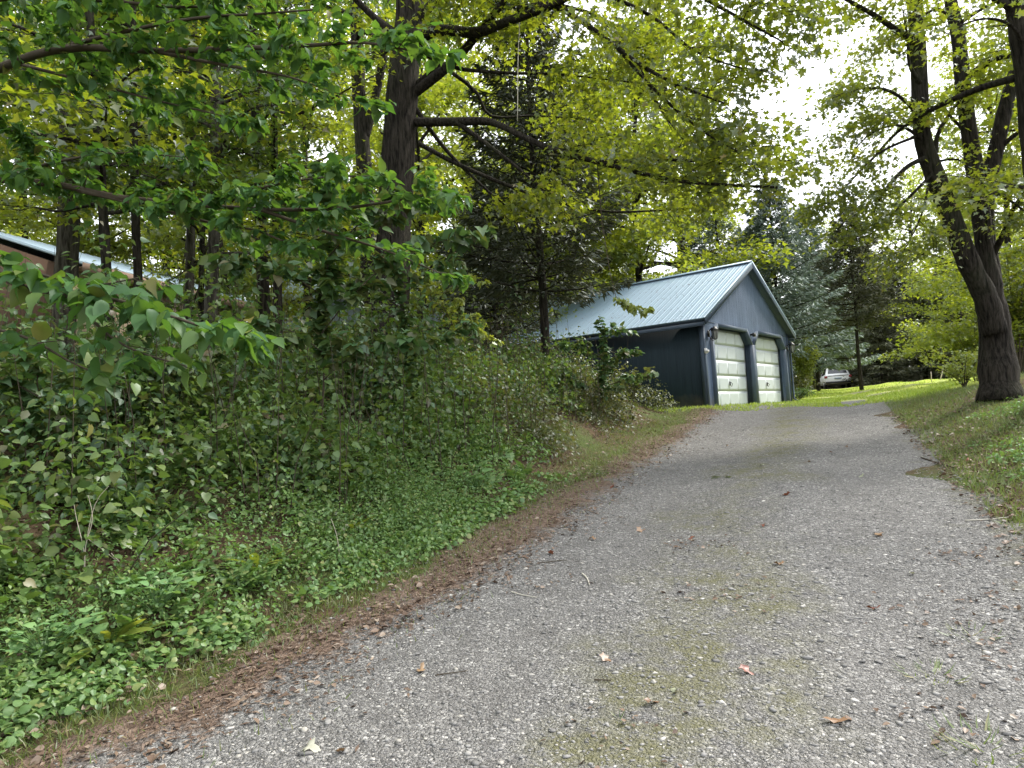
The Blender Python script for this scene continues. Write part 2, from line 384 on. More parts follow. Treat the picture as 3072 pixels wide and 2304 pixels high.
# ------------------------------------------------------------------ terrain
TH = math.atan(.462); CT, ST = math.cos(TH), math.sin(TH)
EX = -2.83                                     # left edge of the drive at y = 0
def to_vs(x, y): return (x - EX) * CT - y * ST, (x - EX) * ST + y * CT
def to_xy(v, s): return EX + v * CT + s * ST, -v * ST + s * CT
G0 = np.array([5.282, 18.465, 1.646]); GYAW = .8891
GW, GL, GH, GR = 7.31, 7.5, 2.40, 1.93
ge = np.array([math.cos(GYAW), math.sin(GYAW)]); gb = np.array([-math.sin(GYAW), math.cos(GYAW)])
def voff(s): return -.42 * smooth((6.8 - s) / 4.5)      # the verge draws back towards the road
def smooth(t): t = np.clip(t, 0, 1); return t * t * (3 - 2 * t)
def hgt(x, y):
    x = np.asarray(x, float); y = np.asarray(y, float)
    v, s = to_vs(x, y)
    p = np.interp(s, [-60, 1, 4, 19, 22, 30, 52, 60, 120, 600], [-.3, 0, .21, 1.47, 1.58, 1.74, 2.42, 2.6, 5, 20])
    left = np.interp(-(v - voff(s)), [0, .75, 1.2, 2.2, 4, 6.5, 10, 20, 60, 200], [0, .04, .2, .8, 1.42, 1.95, 2.3, 2.9, 5, 12])
    right = np.interp(v - 3.75, [0, .3, 1.2, 2.5, 6, 20, 60], [0, .03, .27, .55, .8, 1.1, 2.0])
    right = right * (.45 + .55 * smooth((s - 3) / 8)) * (1 - .8 * smooth((s - 17) / 6))
    left = left * (1 - .75 * smooth((s - 14) / 8) * (1 - smooth((-v - 9) / 8)))
    z = p + left + right
    off = smooth((np.maximum(-v - .6, v - 4.2)) / 1.5)
    z = z + off * (.05 * np.sin(x * 1.7 + y * .9) + .04 * np.sin(y * 2.3 - x * 1.1 + 1) + .025 * np.sin(x * 4.1 + 2) * np.sin(y * 3.7))
    z = z + (1 - off) * (.012 * np.sin(s * .9) + .018 * np.cos((v - 2.0) * 2.6))
    # level pad round the garage
    dx, dy = x - G0[0], y - G0[1]
    lx, ly = dx * ge[0] + dy * ge[1], dx * gb[0] + dy * gb[1]
    dist = np.hypot(np.maximum(np.maximum(-lx, lx - GW), 0), np.maximum(np.maximum(-ly, ly - GL), 0))
    k = 1 - smooth((dist - .25) / 2.2)
    return z * (1 - k) + k * 1.60
def P3(x, y, dz=0.0): return np.array([x, y, float(hgt(x, y)) + dz])

def spaced(lo, hi, core0, core1, step, grow=1.18):
    a = list(np.arange(core0, core1 + 1e-6, step)); st = step
    while a[-1] < hi: st *= grow; a.append(a[-1] + st)
    st = step
    while a[0] > lo: st *= grow; a.insert(0, a[0] - st)
    return np.array(a)
gx = spaced(-700, 700, -14, 24, .28); gy = spaced(-300, 1200, -3, 52, .32)
X, Y = np.meshgrid(gx, gy); Z = hgt(X, Y)
nx, ny = len(gx), len(gy)
b = MB(); i = np.arange(ny - 1)[:, None] * nx; j = np.arange(nx - 1)[None]
b.add(np.stack([X, Y, Z], -1).reshape(-1, 3), np.stack([i + j, i + j + 1, i + nx + j + 1, i + nx + j], -1).reshape(-1), [4] * ((nx - 1) * (ny - 1)))
ground = b.build('ground', M['ground'], smooth=True, kind='structure')
V, S = to_vs(X, Y)
def lawn_mask(x, y):
    v, s = to_vs(x, y)
    vc = np.interp(s, [19, 24, 34, 52], [2.0, 3.0, 4.5, 6])
    hw = np.interp(s, [17, 20, 24, 34, 52, 60], [2.4, 3.2, 4.5, 8, 12, 14])
    lat = 1 - smooth((np.abs(v - vc) - hw) / 1.6)
    lat = lat * smooth((s - 18.3 + .35 * np.sin(v * 3)) / 1.0) * (1 - smooth((s - 51) / 3))
    return lat
def track_mask(x, y):
    v, s = to_vs(x, y)
    c = np.interp(s, [17, 22, 28, 36, 44, 60], [1.9, 2.3, 3.2, 5.0, 7.5, 14])
    return np.maximum(np.exp(-((v - c + .95) / .34) ** 2), np.exp(-((v - c - .95) / .34) ** 2)) * smooth((s - 18) / 2) * (1 - smooth((s - 40) / 6)) * (.55 + .45 * np.sin(s * 1.3) * np.sin(s * .47 + v))
for nm, fn in (('lawn', lawn_mask), ('track', track_mask)):
    at_ = ground.data.attributes.new(nm, 'FLOAT', 'POINT'); at_.data.foreach_set('value', np.clip(fn(X, Y), 0, 1).astype(np.float32).ravel())

# gravel driveway: its own sheet, edges dipping under the soil along a ragged line
dv = np.arange(-1.9, 4.7, .09); ds = np.concatenate([np.arange(-7, 9, .1), np.arange(9, 22.6, .16)])
DV, DS = np.meshgrid(dv, ds); DX, DY = to_xy(DV, DS)
edge = .16 * np.sin(DS * 1.1) + .1 * np.sin(DS * 2.9 + 1) + .06 * np.sin(DS * 6.1)
inside = np.minimum(np.minimum(DV - voff(DS) + .55 + edge, 3.82 + 1.5 * edge - DV), (20.6 + .35 * np.sin(DV * 2.1) + .2 * DV - DS) * .8)
DZ = hgt(DX, DY) + np.where(inside > 0, .014, .014) - .07 * (1 - smooth((inside + .12) / .24))
b = MB(); nv = len(dv); i = np.arange(len(ds) - 1)[:, None] * nv; j = np.arange(nv - 1)[None]
b.add(np.stack([DV, DS, DZ], -1).reshape(-1, 3), np.stack([i + j, i + j + 1, i + nv + j + 1, i + nv + j], -1).reshape(-1), [4] * ((nv - 1) * (len(ds) - 1)))
drive = b.build('driveway', M['drive'], smooth=True, kind='structure')
at_ = drive.data.attributes.new('lateral', 'FLOAT', 'POINT'); at_.data.foreach_set('value', (DV - voff(DS)).astype(np.float32).ravel())
drive.location = (EX, 0, 0); drive.rotation_euler = (0, 0, -TH)
def drive_z(v, s):
    x, y = to_xy(v, s); return hgt(x, y) + .014

# stones: the large ones singly, the rest as one mass
def ico():
    t = (1 + 5 ** .5) / 2
    v = np.array([(-1, t, 0), (1, t, 0), (-1, -t, 0), (1, -t, 0), (0, -1, t), (0, 1, t), (0, -1, -t), (0, 1, -t), (t, 0, -1), (t, 0, 1), (-t, 0, -1), (-t, 0, 1)], float)
    f = [(0, 11, 5), (0, 5, 1), (0, 1, 7), (0, 7, 10), (0, 10, 11), (1, 5, 9), (5, 11, 4), (11, 10, 2), (10, 7, 6), (7, 1, 8), (3, 9, 4), (3, 4, 2), (3, 2, 6), (3, 6, 8), (3, 8, 9), (4, 9, 5), (2, 4, 11), (6, 2, 10), (8, 6, 7), (9, 8, 1)]
    return unit(v), f
IV, IF = ico()
OV = np.array([(1, 0, 0), (-1, 0, 0), (0, 1, 0), (0, -1, 0), (0, 0, 1), (0, 0, -1)], float)
OF = [(0, 2, 4), (2, 1, 4), (1, 3, 4), (3, 0, 4), (2, 0, 5), (1, 2, 5), (3, 1, 5), (0, 3, 5)]
g = rng_(3)
def scatter_drive(n, s0, s1, power, vlo=-.6, vhi=3.75):
    u_ = g.random(n); s = (s0 ** (1 - power) + u_ * (s1 ** (1 - power) - s0 ** (1 - power))) ** (1 / (1 - power))
    return g.uniform(vlo, vhi, n), s
stone_mb = MB()
def stones(TV, TF, n, s0, s1, lo, hi, power):
    v, s = scatter_drive(n, s0, s1, power)
    ok = g.random(n) < .2 + .8 * smooth((v - voff(s) - .05) / .5)
    v, s = v[ok], s[ok]; n = len(v)
    sz = lo * (hi / lo) ** (g.random(n) ** 2.2)
    sc3 = np.stack([sz * g.uniform(.8, 1.4, n), sz * g.uniform(.6, 1, n), sz * g.uniform(.25, .5, n)], 1)
    a = g.uniform(0, 6.28, n)
    W = TV[None] * (1 + .3 * g.standard_normal((n, len(TV), 1)).clip(-1.6, 1.6)) * sc3[:, None]
    ca, sa = np.cos(a)[:, None], np.sin(a)[:, None]
    Q = np.stack([W[..., 0] * ca - W[..., 1] * sa, W[..., 0] * sa + W[..., 1] * ca, W[..., 2]], -1)
    Q += np.stack([v, s, drive_z(v, s) + sc3[:, 2] * .25], -1)[:, None]
    L = (np.array(TF).ravel()[None] + (np.arange(n) * len(TV))[:, None]).ravel()
    stone_mb.add(Q.reshape(-1, 3), L, [3] * (n * len(TF)))
stones(OV, OF, 38000, 2.0, 13, .004, .012, 1.8)
stones(IV, IF, 5000, 2.0, 10, .008, .02, 1.7)
stones(OV, OF, 6000, 5, 20, .009, .022, 1.1)
gravel = stone_mb.build('gravel', M['stone'], drive, kind='stuff')
sv = []
for k in range(5):
    q = IV * (1 + .24 * g.standard_normal((12, 1))) * np.array([1.15, .8, .36])
    mb = MB().add(q, np.array(IF).ravel(), [3] * 20)
    me = mb.mesh('stone', M['stone'], True); sv.append(me)
v, s = scatter_drive(220, 2.2, 14, 1.5, .1, 3.7)
v[:70] = g.uniform(2.6, 3.8, 70); s[:70] = g.uniform(2.0, 5.5, 70)
for k in range(150):
    o = link('stone', sv[k % 5], drive)
    sz = g.uniform(.012, .023) * (1.0 if k else 1.6)
    o.location = (v[k], s[k], float(drive_z(v[k], s[k])) + sz * .2); o.scale = (sz * g.uniform(.8, 1.4), sz, sz * g.uniform(.7, 1.1))
    o.rotation_euler = (g.uniform(-.2, .2), g.uniform(-.2, .2), g.uniform(0, 6.28))

# ------------------------------------------------------------------ leaf templates
def fold(v, k=.18, dr=.15):
    v = np.array(v, float); z = k * np.abs(v[:, 1]) - dr * v[:, 0] ** 2
    return np.column_stack([v[:, 0], v[:, 1], z])
T_QUAD = (fold([(0, 0), (.45, .3), (1, 0), (.45, -.3)]), [(0, 1, 2), (0, 2, 3)])
T_ARROW = (fold([(0, 0), (.22, .5), (.42, .2), (1, 0), (.42, -.2), (.22, -.5)], .12, .12), [(0, 1, 2, 3), (0, 3, 4, 5)])
T_MAPLE = (fold([(.28, 0), (0, 0), (-.06, .34), (.18, .24), (.42, .52), (.5, .2), (.74, .22), (1, 0), (.74, -.22), (.5, -.2), (.42, -.52), (.18, -.24), (-.06, -.34)], .14, .14),
           [(0, 2, 1), (0, 4, 3, 2), (0, 5, 4), (0, 7, 6, 5), (0, 9, 8, 7), (0, 10, 9), (0, 12, 11, 10), (0, 1, 12)])
T_MAPLE_FAR = (fold([(0, 0), (-.06, .34), (.2, .2), (.45, .52), (.5, .18), (1, 0), (.5, -.18), (.45, -.52), (.2, -.2), (-.06, -.34)], .14, .14), [(0, 2, 1), (0, 5, 4, 3, 2), (0, 8, 7, 6, 5), (0, 9, 8)])
T_OVATE = (fold([(0, 0), (.25, 0), (.55, 0), (.82, 0), (1.08, 0), (.08, .2), (.3, .34), (.58, .3), (.84, .13), (.08, -.2), (.3, -.34), (.58, -.3), (.84, -.13)], .28, .26),
           [(0, 1, 6, 5), (1, 2, 7, 6), (2, 3, 8, 7), (3, 4, 8), (0, 9, 10, 1), (1, 10, 11, 2), (2, 11, 12, 3), (3, 12, 4)])
T_HEART = (fold([(0, 0), (.35, 0), (.7, 0), (1, 0), (-.1, .2), (.12, .42), (.45, .4), (.75, .2), (-.1, -.2), (.12, -.42), (.45, -.4), (.75, -.2)], .2, .22),
           [(0, 1, 5, 4), (1, 2, 6, 5), (2, 7, 6), (2, 3, 7), (0, 8, 9, 1), (1, 9, 10, 2), (2, 10, 11), (2, 11, 3)])
T_LITE = (fold([(0, 0), (.28, .34), (.65, .26), (1, 0), (.65, -.26), (.28, -.34)], .2, .2), [(0, 1, 2, 3), (0, 3, 4, 5)])
_a = np.arange(8) * math.pi / 4
T_ROUND = (np.column_stack([.5 + .5 * np.cos(_a), .5 * np.sin(_a), .1 * np.cos(2 * _a)]), [(0, 1, 2, 3, 4), (0, 4, 5, 6, 7)])
T_NEEDLE = (np.array([(0, 0, 0), (.4, .13, .02), (1, 0, -.06), (.4, -.13, .02)]), [(0, 1, 2, 3)])
T_BLADE = (np.array([(0, .045, 0), (0, -.045, 0), (.55, .035, .1), (.55, -.035, .1), (1, 0, .38)]), [(0, 1, 3, 2), (2, 3, 4)])

def rand_normals(g, n, tilt=.45, up=1.0):
    v = g.standard_normal((n, 3)) * tilt; v[:, 2] += up; return v
def leaf_set(g, twigs, n, spread, size, tilt=.45, droop=.35, jit=.35, lo=.15):
    """twigs: list of (p0, p1). returns pos, axis, normal, size"""
    A = np.array([t[0] for t in twigs]); B = np.array([t[1] for t in twigs])
    ln = np.linalg.norm(B - A, axis=1); k = g.choice(len(A), n, p=ln / ln.sum())
    t = lo + (1 - lo) * g.random(n) ** .8
    pos = A[k] + (B[k] - A[k]) * t[:, None] + g.standard_normal((n, 3)) * spread * np.array([1, 1, .6])
    d = unit(B[k] - A[k]) * .5; r = g.standard_normal((n, 3)); r[:, 2] *= .35
    ax = d + unit(r) * .9; ax[:, 2] -= droop
    nr = rand_normals(g, n, tilt)
    return pos, ax, nr, size * g.uniform(1 - jit, 1 + jit, n)

def poly_at(P, t):
    P = np.asarray(P); n = len(P) - 1; x = np.clip(t, 0, .9999) * n; i = int(x); f = x - i
    return P[i] * (1 - f) + P[i + 1] * f, unit(P[min(i + 1, n)] - P[i])
def curve(pts, n=14, wob=0.0, g=None):
    """smooth polyline through pts"""
    P = np.asarray(pts, float); k = len(P); t = np.linspace(0, k - 1, n); out = []
    for x in t:
        i = min(int(x), k - 2); f = x - i
        p0 = P[max(i - 1, 0)]; p1 = P[i]; p2 = P[i + 1]; p3 = P[min(i + 2, k - 1)]
        out.append(.5 * (2 * p1 + (p2 - p0) * f + (2 * p0 - 5 * p1 + 4 * p2 - p3) * f * f + (3 * p1 - p0 - 3 * p2 + p3) * f ** 3))
    out = np.array(out)
    if wob: out[1:] += g.standard_normal(out[1:].shape) * wob
    return out

def side_twigs(g, limb, per_m, ln, t0=.25, up=.1, sub=True):
    """twigs leaving a limb to both sides, roughly level"""
    L = np.linalg.norm(np.diff(limb, axis=0), axis=1).sum(); n = max(2, int(L * per_m)); tw = []
    for i in range(n):
        t = t0 + (1 - t0) * (i + g.random()) / n
        p, d = poly_at(limb, t); sgn = 1 if i % 2 else -1
        a = sgn * g.uniform(.5, 1.2); dd = np.array([d[0] * math.cos(a) - d[1] * math.sin(a), d[0] * math.sin(a) + d[1] * math.cos(a), d[2] * .5 + g.normal(up, .22)])
        l = ln * g.uniform(.5, 1.15) * (1.15 - .55 * t)
        q = p + unit(dd) * l; tw.append((p, q))
        if sub and l > .5:
            for f in (.4, .65, .85):
                pp = p + (q - p) * f; a2 = g.choice([-1, 1]) * g.uniform(.5, 1.0); e = unit(dd)
                e2 = np.array([e[0] * math.cos(a2) - e[1] * math.sin(a2), e[0] * math.sin(a2) + e[1] * math.cos(a2), e[2] + g.normal(0, .15)])
                tw.append((pp, pp + unit(e2) * l * .45))
    return tw

def add_twigs(mb, twigs, r0=.008):
    for p, q in twigs:
        mid = (p + q) / 2 + np.array([0, 0, .03 * np.linalg.norm(q - p)])
        mb.tube([p, mid, q], [r0, r0 * .7, r0 * .3], 3, False)

def auto_limbs(g, trunk, n, t0, t1, L, el0=.1, el1=.9, crown_shape=.6):
    limbs = []
    for i in range(n):
        f = (i + .5 * g.random()) / n; t = t0 + (t1 - t0) * f
        p, d = poly_at(trunk, t); az = i * 2.39996 + g.normal(0, .3); el = el0 + (el1 - el0) * f + g.normal(0, .12)
        l = L * (1 - crown_shape * f) * g.uniform(.75, 1.15)
        h = np.array([math.cos(az), math.sin(az), 0]); pts = [p]; e = el
        for k in range(4):
            pts.append(pts[-1] + (h * math.cos(e) + np.array([0, 0, math.sin(e)])) * l / 4); e += g.normal(-.08, .15); h = unit(h + g.standard_normal(3) * .12 * np.array([1, 1, 0]))
        limbs.append(np.array(pts))
    return limbs

def make_tree(name, label, trunks, limbs, n_leaf, size, mat, tmpl=T_ARROW, bark='bark', seed=1, spread=.16, per_m=2.6, twig_len=1.1,
              tilt=.45, twigs_drawn=True, cat='tree', group=None, extra_twigs=(), sides=10, flare=.45):
    """trunks: list of (pts, r0, r1); limbs: list of (pts, r0, r1)"""
    g = rng_(seed); base = np.array(trunks[0][0][0]); root = thing(name, label, cat, base, group=group)
    tb = MB()
    for k, (p, r0, r1) in enumerate(trunks):
        c = curve(p, max(10, len(p) * 4)); rr = np.linspace(1, 0, len(c)) ** .9 * (r0 - r1) + r1
        if flare and k == 0: rr = rr * (1 + flare * np.exp(-np.arange(len(c)) / 1.3))
        tb.tube(c - base, rr * (1 + .04 * g.standard_normal(len(c))), sides)
    lb = MB(); tw = list(extra_twigs)
    tb.build('trunk', M[bark], root, True)
    for p, r0, r1, *tt in limbs:
        if twigs_drawn: lb = MB()                           # near trees: each limb with its twigs is a part
        c = curve(p, max(8, len(p) * 3)); lb.tube(c - base, np.linspace(r0, r1, len(c)), 6, False)
        new = side_twigs(g, c, per_m, twig_len, tt[0] if tt else .25); tw += new
        if twigs_drawn: add_twigs(lb, [(p_ - base, q_ - base) for p_, q_ in new]); lb.build('limb', M[bark], root, True)
    if limbs and not twigs_drawn: lb.build('limbs', M[bark], root, True)
    if n_leaf:
        mb = MB(); pos, ax, nr, sz = leaf_set(g, tw, n_leaf, spread, size, tilt)
        mb.leaves(tmpl, pos - base, ax, nr, sz); mb.build('crown', M[mat], root)
    return root, tw

def copy_tree(o, loc, rz, scale, label, group=None):
    c = o.copy(); COL.objects.link(c); c.location = Vector(loc); c.rotation_euler = (0, 0, rz); c.scale = (scale,) * 3
    c['label'] = label
    if group: c['group'] = group
    for ch in list(o.children):
        k = ch.copy(); COL.objects.link(k); k.parent = c
    return c

# ------------------------------------------------------------------ garage
gar = thing('garage', 'dark blue two door garage with pale metal gable roof beside the gravel drive', 'garage', G0, GYAW)
DX0 = ((.55, 3.50), (3.78, 6.74))                      # the two door openings
OZ, CH, OT = 1.83, .38, 2.20                            # jamb height, chamfer, opening top
def opening(a, b_): return [(a, -.06), (a, OZ), (a + CH, OT), (b_ - CH, OT), (b_, OZ), (b_, -.06)]
out = [(0, -.06)] + opening(*DX0[0]) + opening(*DX0[1]) + [(GW, -.06), (GW, GH), (GW / 2, GH + GR), (0, GH)]
fw = MB().poly([(x, 0, z) for x, z in out]).poly([(x, .1, z) for x, z in out][::-1])
for a, b_ in DX0:
    q = opening(a, b_)
    for k in range(5):
        (x0, z0), (x1, z1) = q[k], q[k + 1]; fw.poly([(x0, 0, z0), (x0, .1, z0), (x1, .1, z1), (x1, 0, z1)])
fw.build('front_wall', M['siding'], gar)
MB().box(0, .1, .102, GL, -.06, GH).build('side_wall', M['siding_shaded'], gar)
MB().box(GW - .1, GW, .102, GL, -.06, GH).build('side_wall', M['siding_shaded'], gar)
bk = [(0.102, -.06), (GW - .102, -.06), (GW - .102, GH - .02), (GW / 2, GH + GR - .1), (0.102, GH - .02)]
MB().prism([(x, GL - .1, z) for x, z in bk], (0, .099, 0)).build('back_wall', M['siding'], gar)
MB().box(-.03, GW + .03, -.02, GL + .03, -.45, -.063).build('foundation', M['concrete'], gar)
MB().box(.1, GW - .1, .1, GL - .1, -.06, -.03).build('floor_slab', M['concrete'], gar)
# corner boards, seam strip, door trims
for x in (-.022, GW - .098):
    MB().box(x, x + .12, -.024, -.001, -.06, GH - .01).build('corner_board', M['blue_trim'], gar)
for x in (-.023, GW + .001):
    MB().box(x, x + .022, 0, .11, -.06, GH - .06).build('corner_board', M['blue_trim'], gar)
for a, b_ in ((.1, .85), (GW - .75, GW - .1)):
    MB().box(a, b_, -.012, -.001, 2.31, 2.335).build('seam_strip', M['blue_trim'], gar)
TD0, TD1, TWD = -.085, .165, .11
for a, b_ in DX0:
    for side in (0, 1):
        x = a if side == 0 else b_
        if (side == 0 and a > 2) or (side == 1 and b_ < 5): continue
        s_ = -1 if side == 0 else 1
        MB().box(min(x, x + s_ * TWD), max(x, x + s_ * TWD), TD0, TD1, -.1, OZ).build('door_jamb', M['blue_trim'], gar)
    for s_, x in ((-1, a), (1, b_)):
        ib = (x, OZ); it = (x - s_ * CH, OT); d = TWD * .72
        ob = (x + s_ * TWD * .999, OZ + .002); ot = (x - s_ * CH + s_ * .045, OT + TWD)
        MB().prism([(p[0], TD0 + .002, p[1]) for p in (ib, it, ot, ob)][::1 if s_ > 0 else -1], (0, TD1 - TD0 - .004, 0)).build('corner_brace', M['blue_trim'], gar)
    MB().prism([(p[0], TD0, p[1]) for p in ((a + CH, OT), (b_ - CH, OT), (b_ - CH + .045, OT + TWD), (a + CH - .045, OT + TWD))], (0, TD1 - TD0, 0)).build('door_header', M['blue_trim'], gar)
MB().box(DX0[0][1], DX0[1][0], TD0, TD1, -.1, OZ).build('centre_post', M['blue_trim'], gar)
# sectional doors: five sections, four raised panels each
for a, b_ in DX0:
    d = link('garage_door', None, gar) if False else thing('garage_door', '', '', (0, 0, 0))
    del d['label']; del d['category']
    d.parent = gar; d.location = (a + .002, .172, -.06)
    wd = b_ - a - .004; sh = 2.27 / 5
    smesh = MB().box(0, wd, 0, .04, .003, sh - .003).mesh('door_section', M['door'])
    pw = (wd - .075 * 5) / 4
    pm = MB()
    o_, i_ = [(0, 0), (pw, 0), (pw, sh - .12), (0, sh - .12)], [(.022, .022), (pw - .022, .022), (pw - .022, sh - .142), (.022, sh - .142)]
    for k in range(4):
        j = (k + 1) % 4
        pm.poly([(o_[k][0], -.001, o_[k][1]), (o_[j][0], -.001, o_[j][1]), (i_[j][0], -.007, i_[j][1]), (i_[k][0], -.007, i_[k][1])])
    pm.poly([(x, -.007, z) for x, z in i_])
    fr = MB()                                               # shadow-line bead round each panel
    pme = pm.mesh('panel', M['door'])
    for r in range(5):
        o = link('door_section', smesh, d); o.location = (0, 0, r * sh)
        for c in range(4):
            o = link('panel', pme, d); o.location = (.075 + c * (pw + .075), 0, r * sh + .06)
    hz = sh + .17; hx = wd / 2
    MB().box(hx - .02, hx + .02, -.05, -.024, hz, hz + .12).tube([(hx + .07, -.03, hz + .1), (hx + .1, -.07, hz + .05), (hx + .12, -.03, hz - .03)], .009, 5).build('handle', M['black'], d)
# roof
RO, RF = .26, .2                                         # eave and rake overhang
sl = GR / (GW / 2); sn = math.hypot(1, sl)
up_n = np.array([-sl, 0, 1]) / sn
def roof_side(sgn):
    slope_l = (GW / 2 + RO) * sn
    y0, y1 = -RF, GL + .2; npan = 9; pwid = (y1 - y0) / npan
    ridge = np.array([GW / 2, 0, GH + GR + .13])
    dn = np.array([-1 if sgn < 0 else 1, 0, -sl]) / sn; nn = np.array([(-1 if sgn < 0 else 1) * sl, 0, 1]) / sn
    deck = MB().prism([ridge + np.array([0, y0, -.03]) , ridge + dn * slope_l + np.array([0, y0, -.03]), ridge + dn * slope_l + nn * -.1 + np.array([0, y0, -.03]), ridge - np.array([0, -y0, .16])], (0, y1 - y0, 0))
    part = deck.build('roof', M['blue_trim'], gar)
    b = MB(); prof = []
    nr = 4
    for k in range(nr):
        c0 = pwid * k / nr
        prof += [(c0 + .0, .0), (c0 + .012, .009), (c0 + .028, .009), (c0 + .04, 0), (c0 + .13, .0), (c0 + .138, .006), (c0 + .15, .0)]
    prof.append((pwid - .003, .0)); prof = np.array(prof)
    A = [np.array([0, y, 0]) + nn * (z + .004) for y, z in prof]; B = [a + dn * (slope_l + .03) for a in A]
    for k in range(len(A) - 1):
        b.poly([A[k], A[k + 1], B[k + 1], B[k]] if sgn > 0 else [A[k], B[k], B[k + 1], A[k + 1]])
    for k in range(len(A) - 1): b.poly([B[k], B[k + 1], B[k + 1] - nn * .03, B[k] - nn * .03])
    me = b.mesh('roof_panel', M['roof'])
    for p in range(npan):
        o = link('roof_panel', me, part); o.location = ridge + np.array([0, y0 + p * pwid, -.02])
    # eave fascia and rake boards
    e0 = ridge + dn * (slope_l - .005)
    x0, x1 = sorted((e0[0], e0[0] - dn[0] * .03 / abs(dn[0])))
    MB().box(x0, x1, y0 + .03, y1, e0[2] - .24, e0[2] - .135).build('fascia', M['blue_trim'], gar)
    a0 = ridge + np.array([0, y0 - .026, -.018]); a1 = a0 + dn * (slope_l + .02)
    MB().prism([a0, a1, a1 - np.array([0, 0, .18]), a0 - np.array([0, 0, .2])], (0, .026, 0)).build('rake_board', M['blue_trim'], gar)
    MB().prism([a0 + nn * .03 + np.array([0, -.006, 0]), a1 + nn * .03 + np.array([0, -.006, 0]), a1 - nn * .035 + np.array([0, -.006, 0]), a0 - nn * .035 + np.array([0, -.006, 0])], (0, .005, 0)).build('rake_flashing', M['roof'], gar)
    # soffit board under the eave
    xs = sorted((e0[0] + (.03 if sgn < 0 else -.03), -.001 if sgn < 0 else GW + .001))
    MB().box(xs[0], xs[1], y0 + .03, y1, GH - .17, GH - .155).build('soffit', M['blue_trim'], gar)
roof_side(-1); roof_side(1)
g = rng_(70); n_ = 420; t_ = g.random(n_) ** .8; yy = -.1 + (GL + .2) * g.random(n_) ** .7
dn_ = np.array([-1, 0, -sl]) / sn; pr_ = np.array([GW / 2, 0, GH + GR + .125]) + dn_ * (t_ * (GW / 2 + RO) * sn)[:, None]; pr_[:, 1] = yy
MB().leaves((np.array([(0, 0, 0), (.4, .16, .03), (1, 0, 0), (.4, -.16, .03)]), [(0, 1, 2, 3)]), pr_ + up_n * .006, g.standard_normal((n_, 3)) * np.array([1, 1, .1]) + dn_ * .3, up_n + g.standard_normal((n_, 3)) * .15, g.uniform(.03, .1, n_)).build('roof_debris', M['litter'], gar, kind='stuff')
sb_ = MB()
for f_ in (.04, .28, .52, .76, .97):
    q_ = np.array([GW / 2, 0, GH + GR + .125]) + dn_ * f_ * (GW / 2 + RO) * sn
    for y_ in np.arange(-.1, GL + .1, .218): c_ = q_ + np.array([0, y_, 0]); sb_.box(c_[0] - .004, c_[0] + .004, y_ - .004, y_ + .004, c_[2] - .01, c_[2] + .011)
sb_.build('roof_screws', M['rim'], gar, kind='stuff')
rz_ = GH + GR + .15
MB().prism([(GW / 2 - .16, -RF - .02, rz_ - .055), (GW / 2, -RF - .02, rz_ + .025), (GW / 2 + .16, -RF - .02, rz_ - .055), (GW / 2 + .15, -RF - .02, rz_ - .063), (GW / 2, -RF - .02, rz_ + .012), (GW / 2 - .15, -RF - .02, rz_ - .063)], (0, GL + .42, 0)).build('ridge_cap', M['roof'], gar)
def lantern(x, z, s=1.0):
    L = thing('lantern', '', '', (0, 0, 0)); del L['label']; del L['category']; L.parent = gar; L.location = (x, -.026, z); L.scale = (s,) * 3
    MB().box(-.045, .045, -.02, 0, -.07, .07).tube([(0, -.01, .05), (0, -.09, .12), (0, -.15, .1)], .012, 6).tube([(0, -.01, -.04), (0, -.1, -.17), (0, -.14, -.13)], .01, 6).build('bracket', M['black'], L)
    t = np.arange(6) * math.pi / 3
    lo = np.stack([.045 * np.cos(t), -.15 + .045 * np.sin(t), 0 * t - .13], 1); hi = np.stack([.075 * np.cos(t), -.15 + .075 * np.sin(t), 0 * t + .05], 1)
    gl = MB()
    for k in range(6): gl.poly([lo[k], lo[(k + 1) % 6], hi[(k + 1) % 6], hi[k]])
    gl.build('glass', M['lamp_glass'], L)
    fr = MB()
    for k in range(6): fr.tube([lo[k], hi[k]], .007, 4)
    fr.tube([(0, -.15, .05), (0, -.15, .075), (0, -.15, .12), (0, -.15, .15)], [.09, .088, .04, .012], 8).tube([(0, -.15, -.15), (0, -.15, -.13)], [.03, .05], 6)
    fr.build('cage', M['black'], L)
lantern(.3, 1.98, 1.25); lantern(7.08, 1.9, 1.25)
MB().tube([(3.64, -.005, 2.16), (3.64, -.1, 2.16)], [.035, .03], 7).box(3.57, 3.71, -.15, -.09, 2.09, 2.2).build('floodlight', M['black'], gar)
MB().box(-.05, .05, -.07, -.026, 1.42, 1.56).tube([(-.01, -.07, 1.5), (-.06, -.13, 1.47)], [.035, .045], 8).build('motion_sensor', M['white_plastic'], gar)
MB().tube([(GW + .06, -.06, GH - .25), (GW + .05, -.06, GH - .5), (GW + .05, -.06, .1), (GW + .05, -.2, 0)], .035, 6).build('downspout', M['blue_trim'], gar)

